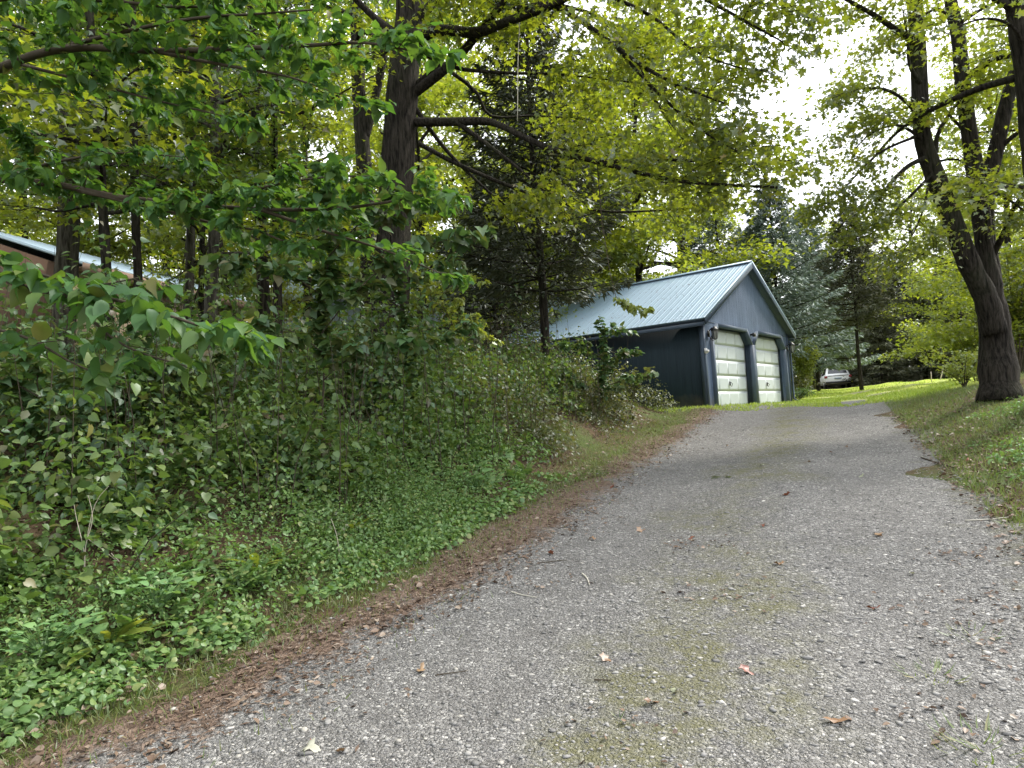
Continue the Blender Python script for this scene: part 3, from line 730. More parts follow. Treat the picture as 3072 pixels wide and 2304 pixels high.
# ------------------------------------------------------------------ house behind the trees on the left
ha, hb = np.array([-9.7, 15.9]), np.array([-8.1, 21.9])
hd = (hb - ha) / np.linalg.norm(hb - ha); hz0 = float(hgt(*((ha + hb) / 2))) - .3
hy = math.atan2(hd[1], hd[0])                            # local x along the eave, y to the left (away)
hs = thing('house', 'tan house with pale blue metal roof behind thin trunks on the bank', 'house', (ha[0], ha[1], hz0), hy)
HL = 6.6; HD = 7.0; HE = 5.72 - hz0                      # eave height above base
MB().box(-.2, HL - .5, .45, .6, 0, HE + .02).build('wall', M['tan'], hs)
MB().prism([(-.2, .6, 0), (-.2, HD, 0), (-.2, HD, HE), (-.2, HD / 2 + .3, HE + 1.3), (-.2, .6, HE + .05)], (.15, 0, 0)).build('gable_wall', M['brown'], hs)
MB().prism([(HL - .65, .6, 0), (HL - .65, HD, 0), (HL - .65, HD, HE), (HL - .65, HD / 2 + .3, HE + 1.3), (HL - .65, .6, HE + .05)], (.15, 0, 0)).build('gable_wall', M['brown'], hs)
MB().box(-.2, HL - .5, HD - .15, HD, 0, HE).build('wall', M['tan'], hs)
rs = (HE + 1.45 - HE) / (HD / 2 + .3)
for s_ in (0, 1):
    y0, y1 = (0, HD / 2 + .3) if s_ == 0 else (HD + .6, HD / 2 + .3)
    b = MB().prism([(-.35, y0, HE), (-.35, y1, HE + 1.45), (-.35, y1, HE + 1.51), (-.35, y0, HE + .06)], (HL + .35, 0, 0))
    x = -.32
    while x < HL - .05:
        b.prism([(x, y0, HE + .061), (x + .02, y0, HE + .09), (x + .04, y0, HE + .061)], (0, y1 - y0, 1.45)); x += .3
    b.build('roof', M['house_roof'], hs)
MB().box(-.35, HL, -.03, -.001, HE - .2, HE + .055).build('fascia', M['fascia'], hs)
MB().box(-.33, HL - .02, .0, .44, HE - .06, HE - .03).build('soffit', M['fascia'], hs)
for x in (1.6, 4.2):
    wn = MB().box(x, x + .9, .42, .449, HE - 1.6, HE - .5).build('window', M['white_plastic'], hs)
    MB().box(x + .06, x + .84, .41, .419, HE - 1.54, HE - .56).build('pane', M['glass'], wn)

# grey-blue house glimpsed farther back
q0 = at(610, 700, 34); q1 = at(1150, 690, 36)
z2 = float(hgt(q0[0], q0[1])) - .5
h2 = thing('house', 'grey blue house far back, glimpsed between the big maple and the spruce', 'house', (q0[0], q0[1], z2), math.atan2(q1[1] - q0[1], q1[0] - q0[0]))
L2 = float(np.linalg.norm((q1 - q0)[:2])); E2 = float(at(800, 640, 35)[2]) - z2
MB().box(0, L2, 0, .15, 0, E2).build('wall', M['grey_blue'], h2)
MB().box(0, L2, 6.85, 7, 0, E2).build('wall', M['grey_blue'], h2)
for x in (0, L2 - .15): MB().prism([(x, .152, 0), (x, 6.848, 0), (x, 6.848, E2), (x, 3.5, E2 + 2), (x, .152, E2)], (.15, 0, 0)).build('gable_wall', M['grey_blue'], h2)
for y0, y1 in ((-.4, 3.5), (7.4, 3.5)): MB().prism([(-.3, y0, E2 - .2), (-.3, y1, E2 + 2.05), (-.3, y1, E2 + 2.15), (-.3, y0, E2 - .1)], (L2 + .6, 0, 0)).build('roof', M['house_roof'], h2)
for k in range(4):
    x = .8 + k * (L2 - 2) / 3
    wn = MB().box(x, x + 1.0, -.04, -.002, E2 - 1.7, E2 - .5).build('window', M['white_plastic'], h2)
    MB().box(x + .07, x + .93, -.05, -.041, E2 - 1.63, E2 - .57).build('pane', M['glass'], wn)

# ------------------------------------------------------------------ parked car
cp = at(1812, 836, 50)
car = thing('parked_car', 'white hatchback SUV parked at the far edge of the lawn beneath spruces', 'car', (cp[0], cp[1], float(hgt(cp[0], cp[1])) + .02), R(-18))
# local: x across, y forward (rear at y = 0), z up
st = [(0.0, .80, .42, .95), (.06, .88, .36, 1.0), (.7, .92, .32, 1.02), (2.3, .93, .3, 1.0), (3.5, .92, .32, .95), (4.2, .86, .36, .82), (4.45, .7, .42, .7)]
b = MB(); ring = []
for y, hw, z0, z1 in st: ring.append([(-hw * .94, y, z0), (-hw, y, (z0 + z1) / 2 - .05), (-hw * .97, y, z1 - .08), (-hw * .88, y, z1), (hw * .88, y, z1), (hw * .97, y, z1 - .08), (hw, y, (z0 + z1) / 2 - .05), (hw * .94, y, z0)])
V_ = np.array(ring).reshape(-1, 3); L_ = []; n_ = 8
for k in range(len(st) - 1):
    for j in range(n_): L_ += [k * n_ + j, k * n_ + (j + 1) % n_, (k + 1) * n_ + (j + 1) % n_, (k + 1) * n_ + j]
S_ = [4] * ((len(st) - 1) * n_)
L_ += list(range(n_))[::-1] + list(range((len(st) - 1) * n_, len(st) * n_)); S_ += [n_, n_]
b.add(V_, L_, S_).build('body', M['car'], car)
gv = [(-.8, .08, 1.0), (.8, .08, 1.0), (.8, 3.3, 1.0), (-.8, 3.3, 1.0), (-.6, .55, 1.62), (.6, .55, 1.62), (.62, 2.3, 1.62), (-.62, 2.3, 1.62)]
cab = MB().add(gv, [4, 5, 6, 7, 0, 1, 5, 4, 1, 2, 6, 5, 2, 3, 7, 6, 3, 0, 4, 7], [4] * 5).build('cabin', M['car'], car)
MB().poly([(-.66, .15, 1.1), (.66, .15, 1.1), (.54, .475, 1.53), (-.54, .475, 1.53)]).build('rear_window', M['glass'], cab)
for s_ in (-1, 1):
    MB().poly([(s_ * .79, .6, 1.05), (s_ * .79, 2.9, 1.05), (s_ * .645, 2.2, 1.56), (s_ * .645, .8, 1.56)]).build('side_window', M['glass'], cab)
    MB().box(s_ * .82 - .1, s_ * .82 + .1, -.02, .08, .78, .95).build('tail_light', M['tail'], car)
    for y in (.75, 3.55):
        wv = MB().tube([(s_ * .7, y, .33), (s_ * .9, y, .33)], .34, 18).build('wheel', M['rubber'], car, True)
        MB().tube([(s_ * .88, y, .33), (s_ * .912, y, .33)], .22, 14).build('rim', M['rim'], wv, True)
MB().box(-.6, .6, .33, .6, 1.6, 1.645).build('spoiler', M['car'], car)
MB().box(-.86, .86, -.06, .06, .38, .52).build('bumper', M['car_dark'], car)
MB().box(-.24, .24, -.03, -.012, .68, .8).build('number_plate', M['grey_blue'], car)
MB().box(-.7, .7, -.015, .002, .92, .965).build('trim_strip', M['car_dark'], car)

# two marker stakes at the lawn's end
for (u0, v0, u1, v1, lab, r_) in ((2013, 836, 2011, 803, 'short thin upright stake at the end of the lawn', .022), (2030, 838, 2038, 796, 'taller leaning pale stake at the end of the lawn', .03)):
    p0 = at(u0, v0, 38); p1 = at(u1, v1, 38); p0[2] = float(hgt(p0[0], p0[1])) - .05
    tag(MB().tube([p0, (p0 + p1) / 2, p1], r_, 6).build('marker_stake', M['stake']), lab, 'stake', 'stakes at the end of the lawn')

# ------------------------------------------------------------------ the big maple left of the garage
def pl(pts, d0, d1=None):
    d1 = d0 if d1 is None else d1; n = len(pts)
    return np.array([at(u, v, d0 + (d1 - d0) * k / max(1, n - 1)) for k, (u, v) in enumerate(pts)])
def base_at(u, d, dz=-.15):
    p = at(u, 800, d); return P3(p[0], p[1], dz)
mt_ = np.vstack([base_at(832, 12), pl([(842, 700), (852, 500), (862, 300), (873, 150), (886, 0), (893, -300), (905, -700), (915, -1100)], 12)])
ml = [(pl([(893, 264), (985, 263), (1050, 262), (1090, 275), (1140, 300), (1200, 325), (1290, 350), (1400, 378), (1500, 395), (1680, 405)], 12, 9.6), .082, .018, .55),
      (pl([(1290, 350), (1450, 345), (1600, 355), (1720, 345)], 10.7, 10.6), .035, .01),
      (pl([(985, 263), (1050, 310), (1130, 372), (1175, 412)], 11.7, 11.3), .05, .012, .8),
      (pl([(888, 205), (960, 150), (1010, 100), (1060, 40), (1120, -40), (1230, -180)], 12, 10.6), .095, .04),
      (pl([(886, 125), (915, 78), (960, 65), (1030, 70), (1100, 45), (1200, 8), (1260, -30), (1400, -120)], 12, 10), .11, .04),
      (pl([(1120, 20), (1190, 12), (1250, 42), (1330, 100), (1400, 150), (1480, 190), (1570, 225)], 11, 9.2), .06, .012),
      (pl([(890, 190), (955, 140), (1000, 150), (1100, 158), (1200, 160), (1370, 178)], 12, 11.2), .05, .01, .7),
      (pl([(895, 230), (960, 320), (1040, 400), (1100, 450)], 12, 12.6), .045, .012, .8),
      (pl([(893, 100), (1020, 190), (1060, 250), (1160, 250), (1300, 260)], 12.2, 13), .04, .01, .75),
      (pl([(905, 310), (1000, 360), (1150, 420), (1290, 455), (1420, 455), (1540, 445)], 12.2, 12.6), .045, .01, .75),
      (pl([(886, 60), (960, -20), (1100, -160), (1250, -330)], 12, 11.5), .09, .03),
      (pl([(880, 90), (800, 30), (720, -60), (640, -200)], 12, 12.5), .08, .03),
      (pl([(1400, -120), (1500, -20), (1600, 40), (1690, 90)], 10, 8.8), .04, .01),
      (pl([(1230, -180), (1400, -150), (1550, -60), (1700, 0)], 10.6, 8.6), .05, .012),
      (pl([(1330, 100), (1420, 200), (1520, 285), (1600, 330)], 10.1, 9.4), .03, .008), (pl([(1260, -30), (1400, 30), (1500, 110), (1610, 150)], 10.6, 9.6), .035, .008),
      (pl([(1200, 8), (1330, 60), (1430, 240), (1500, 330)], 10.9, 11.4), .03, .008),
      (pl([(893, -200), (1100, -400), (1350, -420), (1550, -300)], 12, 9), .1, .03),
      (pl([(893, -300), (760, -420), (600, -430), (450, -380)], 12, 10), .1, .03),
      (pl([(900, -500), (950, -700), (1100, -900)], 12, 11), .1, .03)]
big, mtw = make_tree('maple_tree', 'big dark trunked maple with long limbs reaching over the garage roof', [(mt_, .34, .18)], ml, 19500, .1, 'maple', T_MAPLE_FAR, seed=11,
          spread=.2, per_m=3.0, twig_len=1.15, sides=14)

# second trunk just left of it, forked
t2 = np.vstack([base_at(800, 16), pl([(795, 500), (785, 340), (775, 200), (772, 100), (768, 0), (760, -300), (755, -600)], 16)])
f2 = pl([(788, 300), (808, 220), (828, 120), (835, 0), (850, -250)], 16)
g_ = rng_(5)
l2 = [(c, .06, .012) for c in auto_limbs(g_, t2, 12, .5, .95, 4.2, .15, .9)]
make_tree('maple_tree', 'forked maple trunk standing just behind the big dark maple', [(t2, .2, .1), (f2, .11, .07)], l2, 6000, .12, 'maple_green', T_ARROW, seed=12, spread=.22)

# slim trees on the bank, from the frame's edge to the maple
slim = [('grey barked trunk, thickest of the trees on the left bank', [(138, 700), (148, 500), (152, 300), (156, 100), (160, -200), (165, -700)], 11.5, .19, .12, 'bark_pale', 9000),
        ('slim dark trunk just beside the thick grey trunk, before the tan house', [(236, 690), (225, 500), (213, 300), (192, 0), (180, -300)], 9.0, .07, .045, 'bark', 5000),
        ('slim trunk in front of the left half of the pale blue house roof', [(302, 690), (292, 450), (289, 300), (285, 0), (280, -300)], 10, .07, .045, 'bark', 5000),
        ('mottled trunk whose foot shows among the bank shrubs', [(450, 800), (456, 650), (463, 480), (466, 300), (466, 100), (468, -300)], 10.4, .105, .06, 'bark_pale', 6000),
        ('trunk in front of the right end of the pale blue house roof', [(405, 690), (410, 600), (415, 300), (420, 0), (425, -300)], 13, .1, .06, 'bark_pale', 6000),
        ('thinnest dark stem between two trunks by the house eave', [(434, 690), (435, 600), (438, 450), (440, 200), (442, -200)], 12, .055, .035, 'bark', 3000),
        ('dark trunk with a knobbly burl, right of the house', [(572, 690), (566, 560), (556, 300), (545, 100), (540, -300)], 13.2, .13, .075, 'bark', 7000),
        ('straight slim trunk close beside the burled trunk', [(601, 700), (597, 480), (592, 300), (594, 100), (596, -300)], 12.2, .085, .05, 'bark', 5000)]
for k, (lab, pts, d, r0, r1, bk_, nl) in enumerate(slim):
    g_ = rng_(40 + k); tp = np.vstack([base_at(pts[0][0] + 3, d), pl(pts, d)])
    lm = [(c, .028, .007) for c in auto_limbs(g_, tp, 15, .42, .98, 2.6, .05, .8, .45)]
    ro, _ = make_tree('slim_tree', lab, [(tp, r0, r1)], lm, nl * (8 if k < 4 else 5) // 10, .105, ('maple_green', 'maple', 'maple_green')[k % 3], T_ARROW, bk_, seed=60 + k, spread=.2, per_m=2.2, twig_len=.95, group='slim trees on the left bank')
    if k == 6:
        p = pl([(566, 455)], d)[0] - np.array(tp[0])
        q = IV * (1 + .15 * g_.standard_normal((12, 1))) * .2
        MB().add(q + p + np.array([.05, -.05, 0]), np.array(IF).ravel(), [3] * 20).build('burl', M['bark'], ro, True)

# ------------------------------------------------------------------ right-hand maples
rb = base_at(2155, 11.6, -.1)
rt = [(np.vstack([rb, pl([(2153, 760), (2147, 690), (2138, 620), (2128, 555), (2120, 490)], 11.75)]), .31, .09),
      (pl([(2150, 720), (2128, 640), (2098, 580), (2062, 490), (2018, 375), (1992, 290), (1985, 150), (1976, 0), (1970, -250), (1950, -600)], 11.6), .19, .09),
      (pl([(2150, 700), (2133, 580), (2117, 450), (2100, 330), (2082, 200), (2070, 80), (2050, -30), (2035, -300), (2030, -600)], 11.8), .16, .07),
      (pl([(2150, 660), (2135, 540), (2128, 430), (2150, 330), (2180, 200), (2205, 120), (2240, 0), (2300, -250)], 11.9), .15, .08)]
rl_ = [(pl([(1996, 342), (1960, 360), (1925, 395), (1900, 430), (1888, 460)], 11.5, 11.2), .05, .008),
       (pl([(2005, 400), (1995, 450), (1975, 500), (1950, 545)], 11.5, 11), .025, .006),
       (pl([(1988, 180), (1965, 140), (1960, 80), (1950, 20)], 11.5, 11.2), .04, .01),
       (pl([(2020, 330), (2030, 280), (2080, 210), (2130, 180)], 11.7, 11.6), .05, .012),
       (pl([(2090, 165), (2150, 128), (2200, 118), (2300, 90)], 11.7, 11), .06, .02),
       (pl([(2020, 350), (2070, 345), (2100, 380)], 11.6, 11.3), .025, .006),
       (pl([(2140, 560), (2170, 500), (2195, 440), (2250, 380)], 11.8, 11), .06, .02),
       (pl([(1985, 100), (1900, 40), (1830, 0), (1770, -30)], 11.5, 10.8), .06, .012),
       (pl([(1978, 0), (1890, -80), (1800, -120)], 11.5, 10.5), .06, .012),
       (pl([(1988, 250), (1930, 200), (1870, 190), (1810, 210)], 11.5, 11), .035, .008),
       (pl([(1990, 300), (1940, 270), (1880, 290), (1840, 330)], 11.5, 11.2), .03, .008),
       (pl([(2060, 50), (2020, 20), (1930, 80), (1880, 120)], 11.8, 12.4), .035, .008),
       (pl([(2095, 300), (2040, 240), (1980, 230), (1900, 250)], 11.9, 12.8), .03, .008),
       (pl([(1970, -200), (1880, -330), (1800, -400)], 11.5, 10), .06, .015),
       (pl([(2035, -250), (2100, -400), (2200, -480)], 11.8, 11), .06, .015),
       (pl([(2150, 330), (2210, 280), (2300, 260)], 11.9, 11.4), .05, .012),
       (pl([(2128, 440), (2160, 420), (2230, 470)], 11.9, 11), .04, .01),
       (pl([(2060, 60), (2120, 20), (2200, -20)], 11.8, 11.2), .04, .01),
       (pl([(1992, 290), (1900, 330), (1830, 400), (1790, 440)], 11.5, 11.0), .03, .006), (pl([(2015, 375), (1950, 440), (1890, 500), (1835, 520)], 11.5, 11.2), .03, .006),
       (pl([(2062, 490), (2000, 545), (1940, 580)], 11.5, 11.2), .025, .006)]
make_tree('maple_tree', 'maple dividing into several stems on the bank right of the drive', rt, rl_, 15000, .075, 'maple', T_MAPLE_FAR, seed=21, spread=.17, per_m=3.2, twig_len=.85, sides=14, flare=.2)
et = np.vstack([base_at(2330, 9.6), pl([(2310, 700), (2275, 500), (2248, 300), (2226, 130), (2208, 0), (2190, -250), (2170, -600)], 9.6)])
g_ = rng_(77)
make_tree('maple_tree', 'upright trunk cut off by the right edge of the picture', [(et, .26, .17)],
          [(c, .06, .015) for c in auto_limbs(g_, et, 12, .5, .98, 3.6, .1, .9)] + [(pl([(2240, 420), (2190, 400), (2140, 420), (2090, 440)], 9.6, 9.0), .03, .008), (pl([(2225, 130), (2190, 60), (2130, 40), (2060, 60)], 9.6, 9.0), .03, .008)],
          4500, .09, 'maple', T_MAPLE_FAR, seed=22, spread=.18, sides=14)

# ------------------------------------------------------------------ conifers
def make_spruce(name, label, base, H, W, mat, seed, z_first=.12, dens=1.0, blade=.14, thin=1.0, cat='spruce', group=None, droop=.35):
    g = rng_(seed); base = np.asarray(base, float); root = thing(name, label, cat, base, group=group)
    zt = np.linspace(0, H, 14); tp = np.stack([.03 * np.sin(zt * .9 + seed), .03 * np.cos(zt * .7), zt], 1)
    r0 = .009 * H + .02
    tb = MB().tube(tp, np.linspace(r0, .012, 14), 9); br = MB(); pos, ax, nr, sz = [], [], [], []
    z = z_first * H; k = 0
    while z < H * .985:
        f = z / H; nb = int(g.integers(4, 7))
        for q in range(nb):
            az = k * 1.1 + q * 6.283 / nb + g.normal(0, .2); L = W * (1 - f) ** .8 * g.uniform(.7, 1.12) * (.75 + .25 * min(1, (f - z_first) * 8 + .4)) + .12
            el = .55 * f - droop * (1 - f) + g.normal(0, .08); h = np.array([math.cos(az), math.sin(az), 0.]); sd_ = np.array([-h[1], h[0], 0])
            t = np.linspace(0, 1, 6); c = np.array([0, 0, z]) + h * (L * t)[:, None] * math.cos(el) + np.array([0, 0, 1.]) * (L * (math.sin(el) * t + .18 * t ** 2))[:, None]
            br.tube(c, np.linspace(.012 + .008 * L, .003, 6), 4, False)
            n = int(53 * L * dens) + 8
            tt = .12 + .88 * g.random(n) ** .75; side = g.choice([-1, 1], n) * np.abs(g.normal(.0, 1, n)).clip(0, 1.6) * .23 * L * (1.12 - tt) ** .7
            pc = np.stack([np.interp(tt, t, c[:, a]) for a in range(3)], 1)
            p = pc + sd_ * side[:, None]; p[:, 2] -= np.abs(side) * .3 + g.random(n) * .06 * L * thin
            d = h * .75 + sd_ * np.sign(side)[:, None] * .6 + g.standard_normal((n, 3)) * .35; d[:, 2] -= .25
            pos.append(p); ax.append(d); nr.append(rand_normals(g, n, .6)); sz.append(blade * g.uniform(.6, 1.3, n))
        z += H * .030 * (1.15 - .5 * f) * g.uniform(.8, 1.2); k += 1
    tb.build('trunk', M['bark'], root, True); br.build('branches', M['twig_dark'], root)
    mb = MB().leaves(T_NEEDLE, np.vstack(pos), np.vstack(ax), np.vstack(nr), np.concatenate(sz)); mb.build('crown', M[mat], root)
    return root
p = base_at(1180, 15.2); make_spruce('spruce_tree', 'dark thin spruce with its bare stem, left of the garage roof', p, 10.6, 2.8, 'spruce', 31, .22, 2.0, .18, droop=.14)
p = base_at(1075, 19); make_spruce('spruce_tree', 'smaller dark spruce behind and left of the thin spruce', p, 6.2, 2.2, 'spruce', 32, .1, 1.2, .17)
p = base_at(1690, 29); make_spruce('spruce_tree', 'blue green spruce directly behind the right roof edge of the garage', p, 9.8, 3.7, 'blue_spruce', 33, .24, 2.0, .21)
p = base_at(1765, 41); make_spruce('spruce_tree', 'bluish spruce farther back, left of the parked car', p, 11.5, 3.8, 'blue_spruce', 38, .16, 1.6, .25)
p = base_at(1625, 37); make_spruce('spruce_tree', 'bluish spruce peeping over the garage gable peak', p, 9.5, 3.4, 'blue_spruce', 39, .16, 1.5, .25)
p = base_at(1858, 34); make_spruce('spruce_tree', 'broad spruce whose limbs hang over the parked car', p, 9.6, 3.6, 'dark_spruce', 34, .36, 1.6, .22)
p = base_at(1572, 31); make_spruce('spruce_tree', 'thin pine trunk rising behind the garage ridge', p, 11.5, 2.2, 'blue_spruce', 35, .52, .8, .2)
p = base_at(1520, 36); make_spruce('spruce_tree', 'pale spruce behind the middle of the garage ridge', p, 9, 3.2, 'blue_spruce', 37, .2, 1.0, .24)
far = [(1905, 49, 7.5, 'dark spruce just right of the parked car'), (1955, 52, 9.5, 'tall dark spruce in the middle behind the lawn'), (2000, 50, 8, 'dark spruce behind the two marker stakes'),
       (2060, 50, 9, 'dark spruce between the stakes and the stemmed maple'), (1870, 56, 10.5, 'spruce above and behind the parked car'), (2120, 48, 9, 'dark spruce hidden behind the stemmed maple'), (1780, 58, 12, 'tall spruce far behind the blue green spruce')]
sp0 = None
for k, (u, d, H, lab) in enumerate(far):
    p = base_at(u, d)
    if sp0 is None: sp0 = make_spruce('spruce_tree', lab, p, H, 3.0, 'dark_spruce', 36, .1, 1.5, .26, group='spruces behind the lawn'); H0 = H
    else: copy_tree(sp0, p, k * 1.3, H / H0, lab, 'spruces behind the lawn')

# ------------------------------------------------------------------ woodland behind: a few grown trees, copied
def wood_tree(seed, H, L, n, mat, size, t0=.2):
    g = rng_(seed); t = np.linspace(0, 1, 8); tp = np.stack([np.cumsum(g.normal(0, .12, 8)), np.cumsum(g.normal(0, .12, 8)), t * H], 1); tp[:, :2] -= tp[0, :2]
    lm = [(c, .07, .012) for c in auto_limbs(g, tp, 30, t0, .99, L, .1, 1.0, .5)]
    return make_tree('woodland_tree', 'x', [(tp, .2, .04)], lm, n, size, mat, T_ARROW, 'bark', seed, .3, 1.7, 1.5, twigs_drawn=False, group='woodland trees behind', sides=8)[0]
protos = [wood_tree(101, 14, 4.2, 17000, 'maple_far', .17), wood_tree(102, 16, 4.6, 19000, 'maple', .17, .15), wood_tree(103, 12, 4.0, 17000, 'maple_far', .17, .1)]
spots = [  # u, d, scale, proto, label
    (60, 24, 1.0, 0, 'leafy tree seen over the tan house roof'), (330, 27, 1.1, 1, 'leafy tree behind the pale blue roofed house'), (-120, 20, 1.0, 2, 'leafy tree at the far left edge behind the house'),
    (500, 24, .95, 2, 'low leafy tree between the mottled trunk and the burled trunk'), (670, 30, 1.1, 0, 'bright leafy tree seen between burled trunk and forked maple'), (760, 38, 1.2, 1, 'pale green tree far behind the forked maple'),
    (930, 24, 1.0, 0, 'yellow green tree just right of the big maple trunk'), (1050, 30, 1.1, 1, 'tall leafy tree behind the thin spruce'), (1270, 25, .95, 2, 'yellow green tree behind the spruce and the garage roof'),
    (1400, 27, 1.0, 0, 'bright yellow green tree over the middle of the garage ridge'), (1500, 40, 1.1, 1, 'tall tree beyond the garage ridge'), (1180, 38, 1.2, 0, 'leafy tree far behind the thin spruce top'),
    (870, 42, 1.25, 2, 'far leafy tree filling the gap beside the big trunk'), (430, 38, 1.25, 0, 'far leafy tree behind the slim trunks'), (200, 36, 1.2, 1, 'far leafy tree behind the house ridge'),
    (2085, 32, .75, 2, 'yellow green tree overhanging the lawn left of the stemmed maple'), (2200, 24, .8, 0, 'leafy tree close behind the stemmed maple'), (2330, 20, .8, 1, 'leafy tree beyond the right edge trunk'),
    (1990, 62, 1.25, 0, 'pale green tree above the dark spruces'), (1850, 64, 1.2, 2, 'light green tree far behind the blue green spruce'), (2150, 60, 1.1, 1, 'tall tree far behind the stemmed maple'), (2320, 50, 1.1, 2, 'tree far off beyond the right edge'),
    (1640, 60, .95, 0, 'low far tree behind the right roof edge'), (1470, 31, 1.25, 1, 'tall bright tree behind the garage, left of the sky gap'), (1250, 33, 1.25, 2, 'tall leafy tree behind the thin spruce and the garage'), (600, 52, 1.3, 1, 'farthest leafy tree behind the burled trunk'), (1000, 54, 1.3, 0, 'farthest leafy tree behind the big maple limbs'), (1330, 54, 1.2, 1, 'farthest leafy tree beyond the thin spruce'),
    (20, 45, 1.2, 2, 'farthest leafy tree at the upper left'),
    (0, 0, 1.0, 0, 'unseen shade tree added beside the road left of the camera', -11, 3), (0, 0, .9, 1, 'unseen shade tree added behind the camera on the left bank', -9.5, -4), (0, 0, 1.0, 2, 'unseen shade tree added left of the camera on the upper bank', -15, 9)]  # out of view, added to keep sky light off the garage side wall
used = set()
for k, (u, d, s_, pr, lab, *xy) in enumerate(spots):
    p = P3(xy[0], xy[1], -.1) if xy else base_at(u, d)
    if pr not in used:
        used.add(pr); o = protos[pr]; o.location = Vector(p); o.scale = (s_,) * 3; o['label'] = lab
    else: copy_tree(protos[pr], p, k * 2.1, s_, lab, 'woodland trees behind')

# far wood closing the horizon: one mass of leaves on a low ridge of trunks
g = rng_(200); n = 26000; az = g.uniform(-1.25, 1.25, n); rr = g.uniform(72, 100, n)
x = rr * np.sin(az); y = rr * np.cos(az); top = 9 + 2.5 * np.sin(az * 23) + 1.5 * np.sin(az * 57 + 1) - 4.0 * np.exp(-((az - .42) / .09) ** 2)
z = hgt(x, y) + top * g.random(n) ** .7
mb = MB().leaves(T_QUAD, np.stack([x, y, z], 1), g.standard_normal((n, 3)) * np.array([1, 1, .4]), rand_normals(g, n, .8), g.uniform(.7, 1.3, n))
far_w = mb.build('distant_woods', M['maple_far'], kind='stuff'); far_w['label'] = 'distant green woods closing the view behind the trees'; far_w['category'] = 'woods'

# ------------------------------------------------------------------ foreground foliage
def leafy(root, base, g, twigs, n, size, tmpl, mat, spread=.03, tilt=.4, droop=.45, singles=300, lo=.05, jit=.3):
    """leaves on twigs: the ones that show largest are single objects, the rest one part"""
    pos, ax, nr, sz = leaf_set(g, twigs, n, spread, size, tilt, droop, jit, lo)
    u, v, z = project(pos); seen = (u > -60) & (u < 2270) & (v > -60) & (v < 1720) & (z > .3)
    score = np.where(seen, sz / np.maximum(z, .3), 0); order = np.argsort(-score)
    singles = min(singles, int(seen.sum())); one, rest = order[:singles], order[singles:]
    def curl(k):
        q = tmpl[0].copy(); x_, y_ = q[:, 0].copy(), q[:, 1].copy()
        q[:, 1] *= (1, .82, 1.1, .9, 1, .75)[k]
        q[:, 2] = (.28, .1, .4, .2, .55, .3)[k] * np.abs(y_) - (.2, .45, .1, .6, .3, .05)[k] * x_ ** 2 + (0, .3, -.2, .15, -.3, .4)[k] * x_ * y_ + .05 * np.sin(7 * x_ + k)
        return (q, tmpl[1])
    me = [MB().leaves(curl(k), np.zeros((1, 3)), np.array([[1., 0, 0]]), np.array([[.0, 0, 1.]]), np.ones(1)).mesh('leaf', M[mat], True) for k in range(6)]
    a = unit(ax); b_ = unit(np.cross(nr, a)); c = np.cross(a, b_)
    for q, i in enumerate(one):
        o = link('leaf', me[q % 6], root)
        mm = Matrix.Identity(4)
        for r in range(3):
            mm[r][0] = a[i, r] * sz[i]; mm[r][1] = b_[i, r] * sz[i]; mm[r][2] = c[i, r] * sz[i]; mm[r][3] = pos[i, r] - base[r]
        o.matrix_local = mm
    if len(rest): MB().leaves(tmpl, pos[rest] - base, ax[rest], nr[rest], sz[rest]).build('foliage', M[mat], root, True, 'stuff')

# tree standing left of the frame whose branches hang in from the left
tb_ = P3(-4.9, 4.6, -.1)
ov = thing('overhanging_tree', 'large leaved tree reaching in from the upper left, leafy branches nearest the camera', 'tree', tb_)
tr = np.array([tb_, tb_ + (.05, 0, 1.2), tb_ + (.1, -.05, 2.4), tb_ + (.1, -.1, 4), tb_ + (.0, -.1, 6)])
MB().tube(curve(tr, 16) - tb_, np.linspace(.13, .05, 16), 10).build('trunk', M['bark_pale'], ov, True)
g = rng_(300)
br = [(np.vstack([[tr[2] + (0, 0, -.1)], pl([(-150, 215), (0, 147), (100, 112), (200, 103), (330, 110), (500, 105), (640, 100), (780, 92), (880, 108)], 4.3, 3.5)]), .032, .005),
      (pl([(100, 112), (260, 70), (420, 40), (560, 30), (690, 20)], 4.1, 3.7), .014, .004),
      (pl([(330, 110), (480, 140), (620, 165), (720, 200)], 3.9, 3.6), .012, .003),
      (pl([(30, 135), (200, 180), (330, 215), (480, 250)], 4.3, 3.9), .012, .003),
      (np.vstack([[tr[1] + (0, 0, .7)], pl([(-140, 385), (0, 388), (130, 400), (250, 425), (400, 440), (560, 452), (740, 450), (900, 425), (960, 410)], 4.4, 3.8)]), .03, .004),
      (pl([(170, 412), (330, 448), (450, 480), (560, 500), (660, 545)], 4.2, 4.0), .014, .004),
      (pl([(400, 440), (540, 410), (680, 385), (820, 380)], 4.1, 3.8), .011, .003),
      (pl([(560, 452), (700, 500), (830, 540), (950, 590)], 4.0, 4.2), .012, .003),
      (pl([(0, 388), (120, 350), (260, 330), (400, 340)], 4.4, 4.2), .012, .003),
      (np.vstack([[tr[3] + (0, 0, -.4)], pl([(-100, 0), (60, -10), (220, 0), (380, 15), (520, 10)], 4.6, 4.0)]), .028, .004),
      (np.vstack([[tr[3] + (0, 0, .2)], pl([(-100, -150), (120, -140), (320, -120), (560, -80)], 4.6, 4.0)]), .028, .004)]
lb = MB(); tw = []
for p, r0, r1 in br:
    c = curve(p, max(10, len(p) * 3)); lb.tube(c - tb_, np.linspace(r0, r1, len(c)), 6, False)
    tw += side_twigs(g, c, 5.5, .42, .18, .03)
add_twigs(lb, [(p - tb_, q - tb_) for p, q in tw], .0035); lb.build('branches', M['twig'], ov, True)
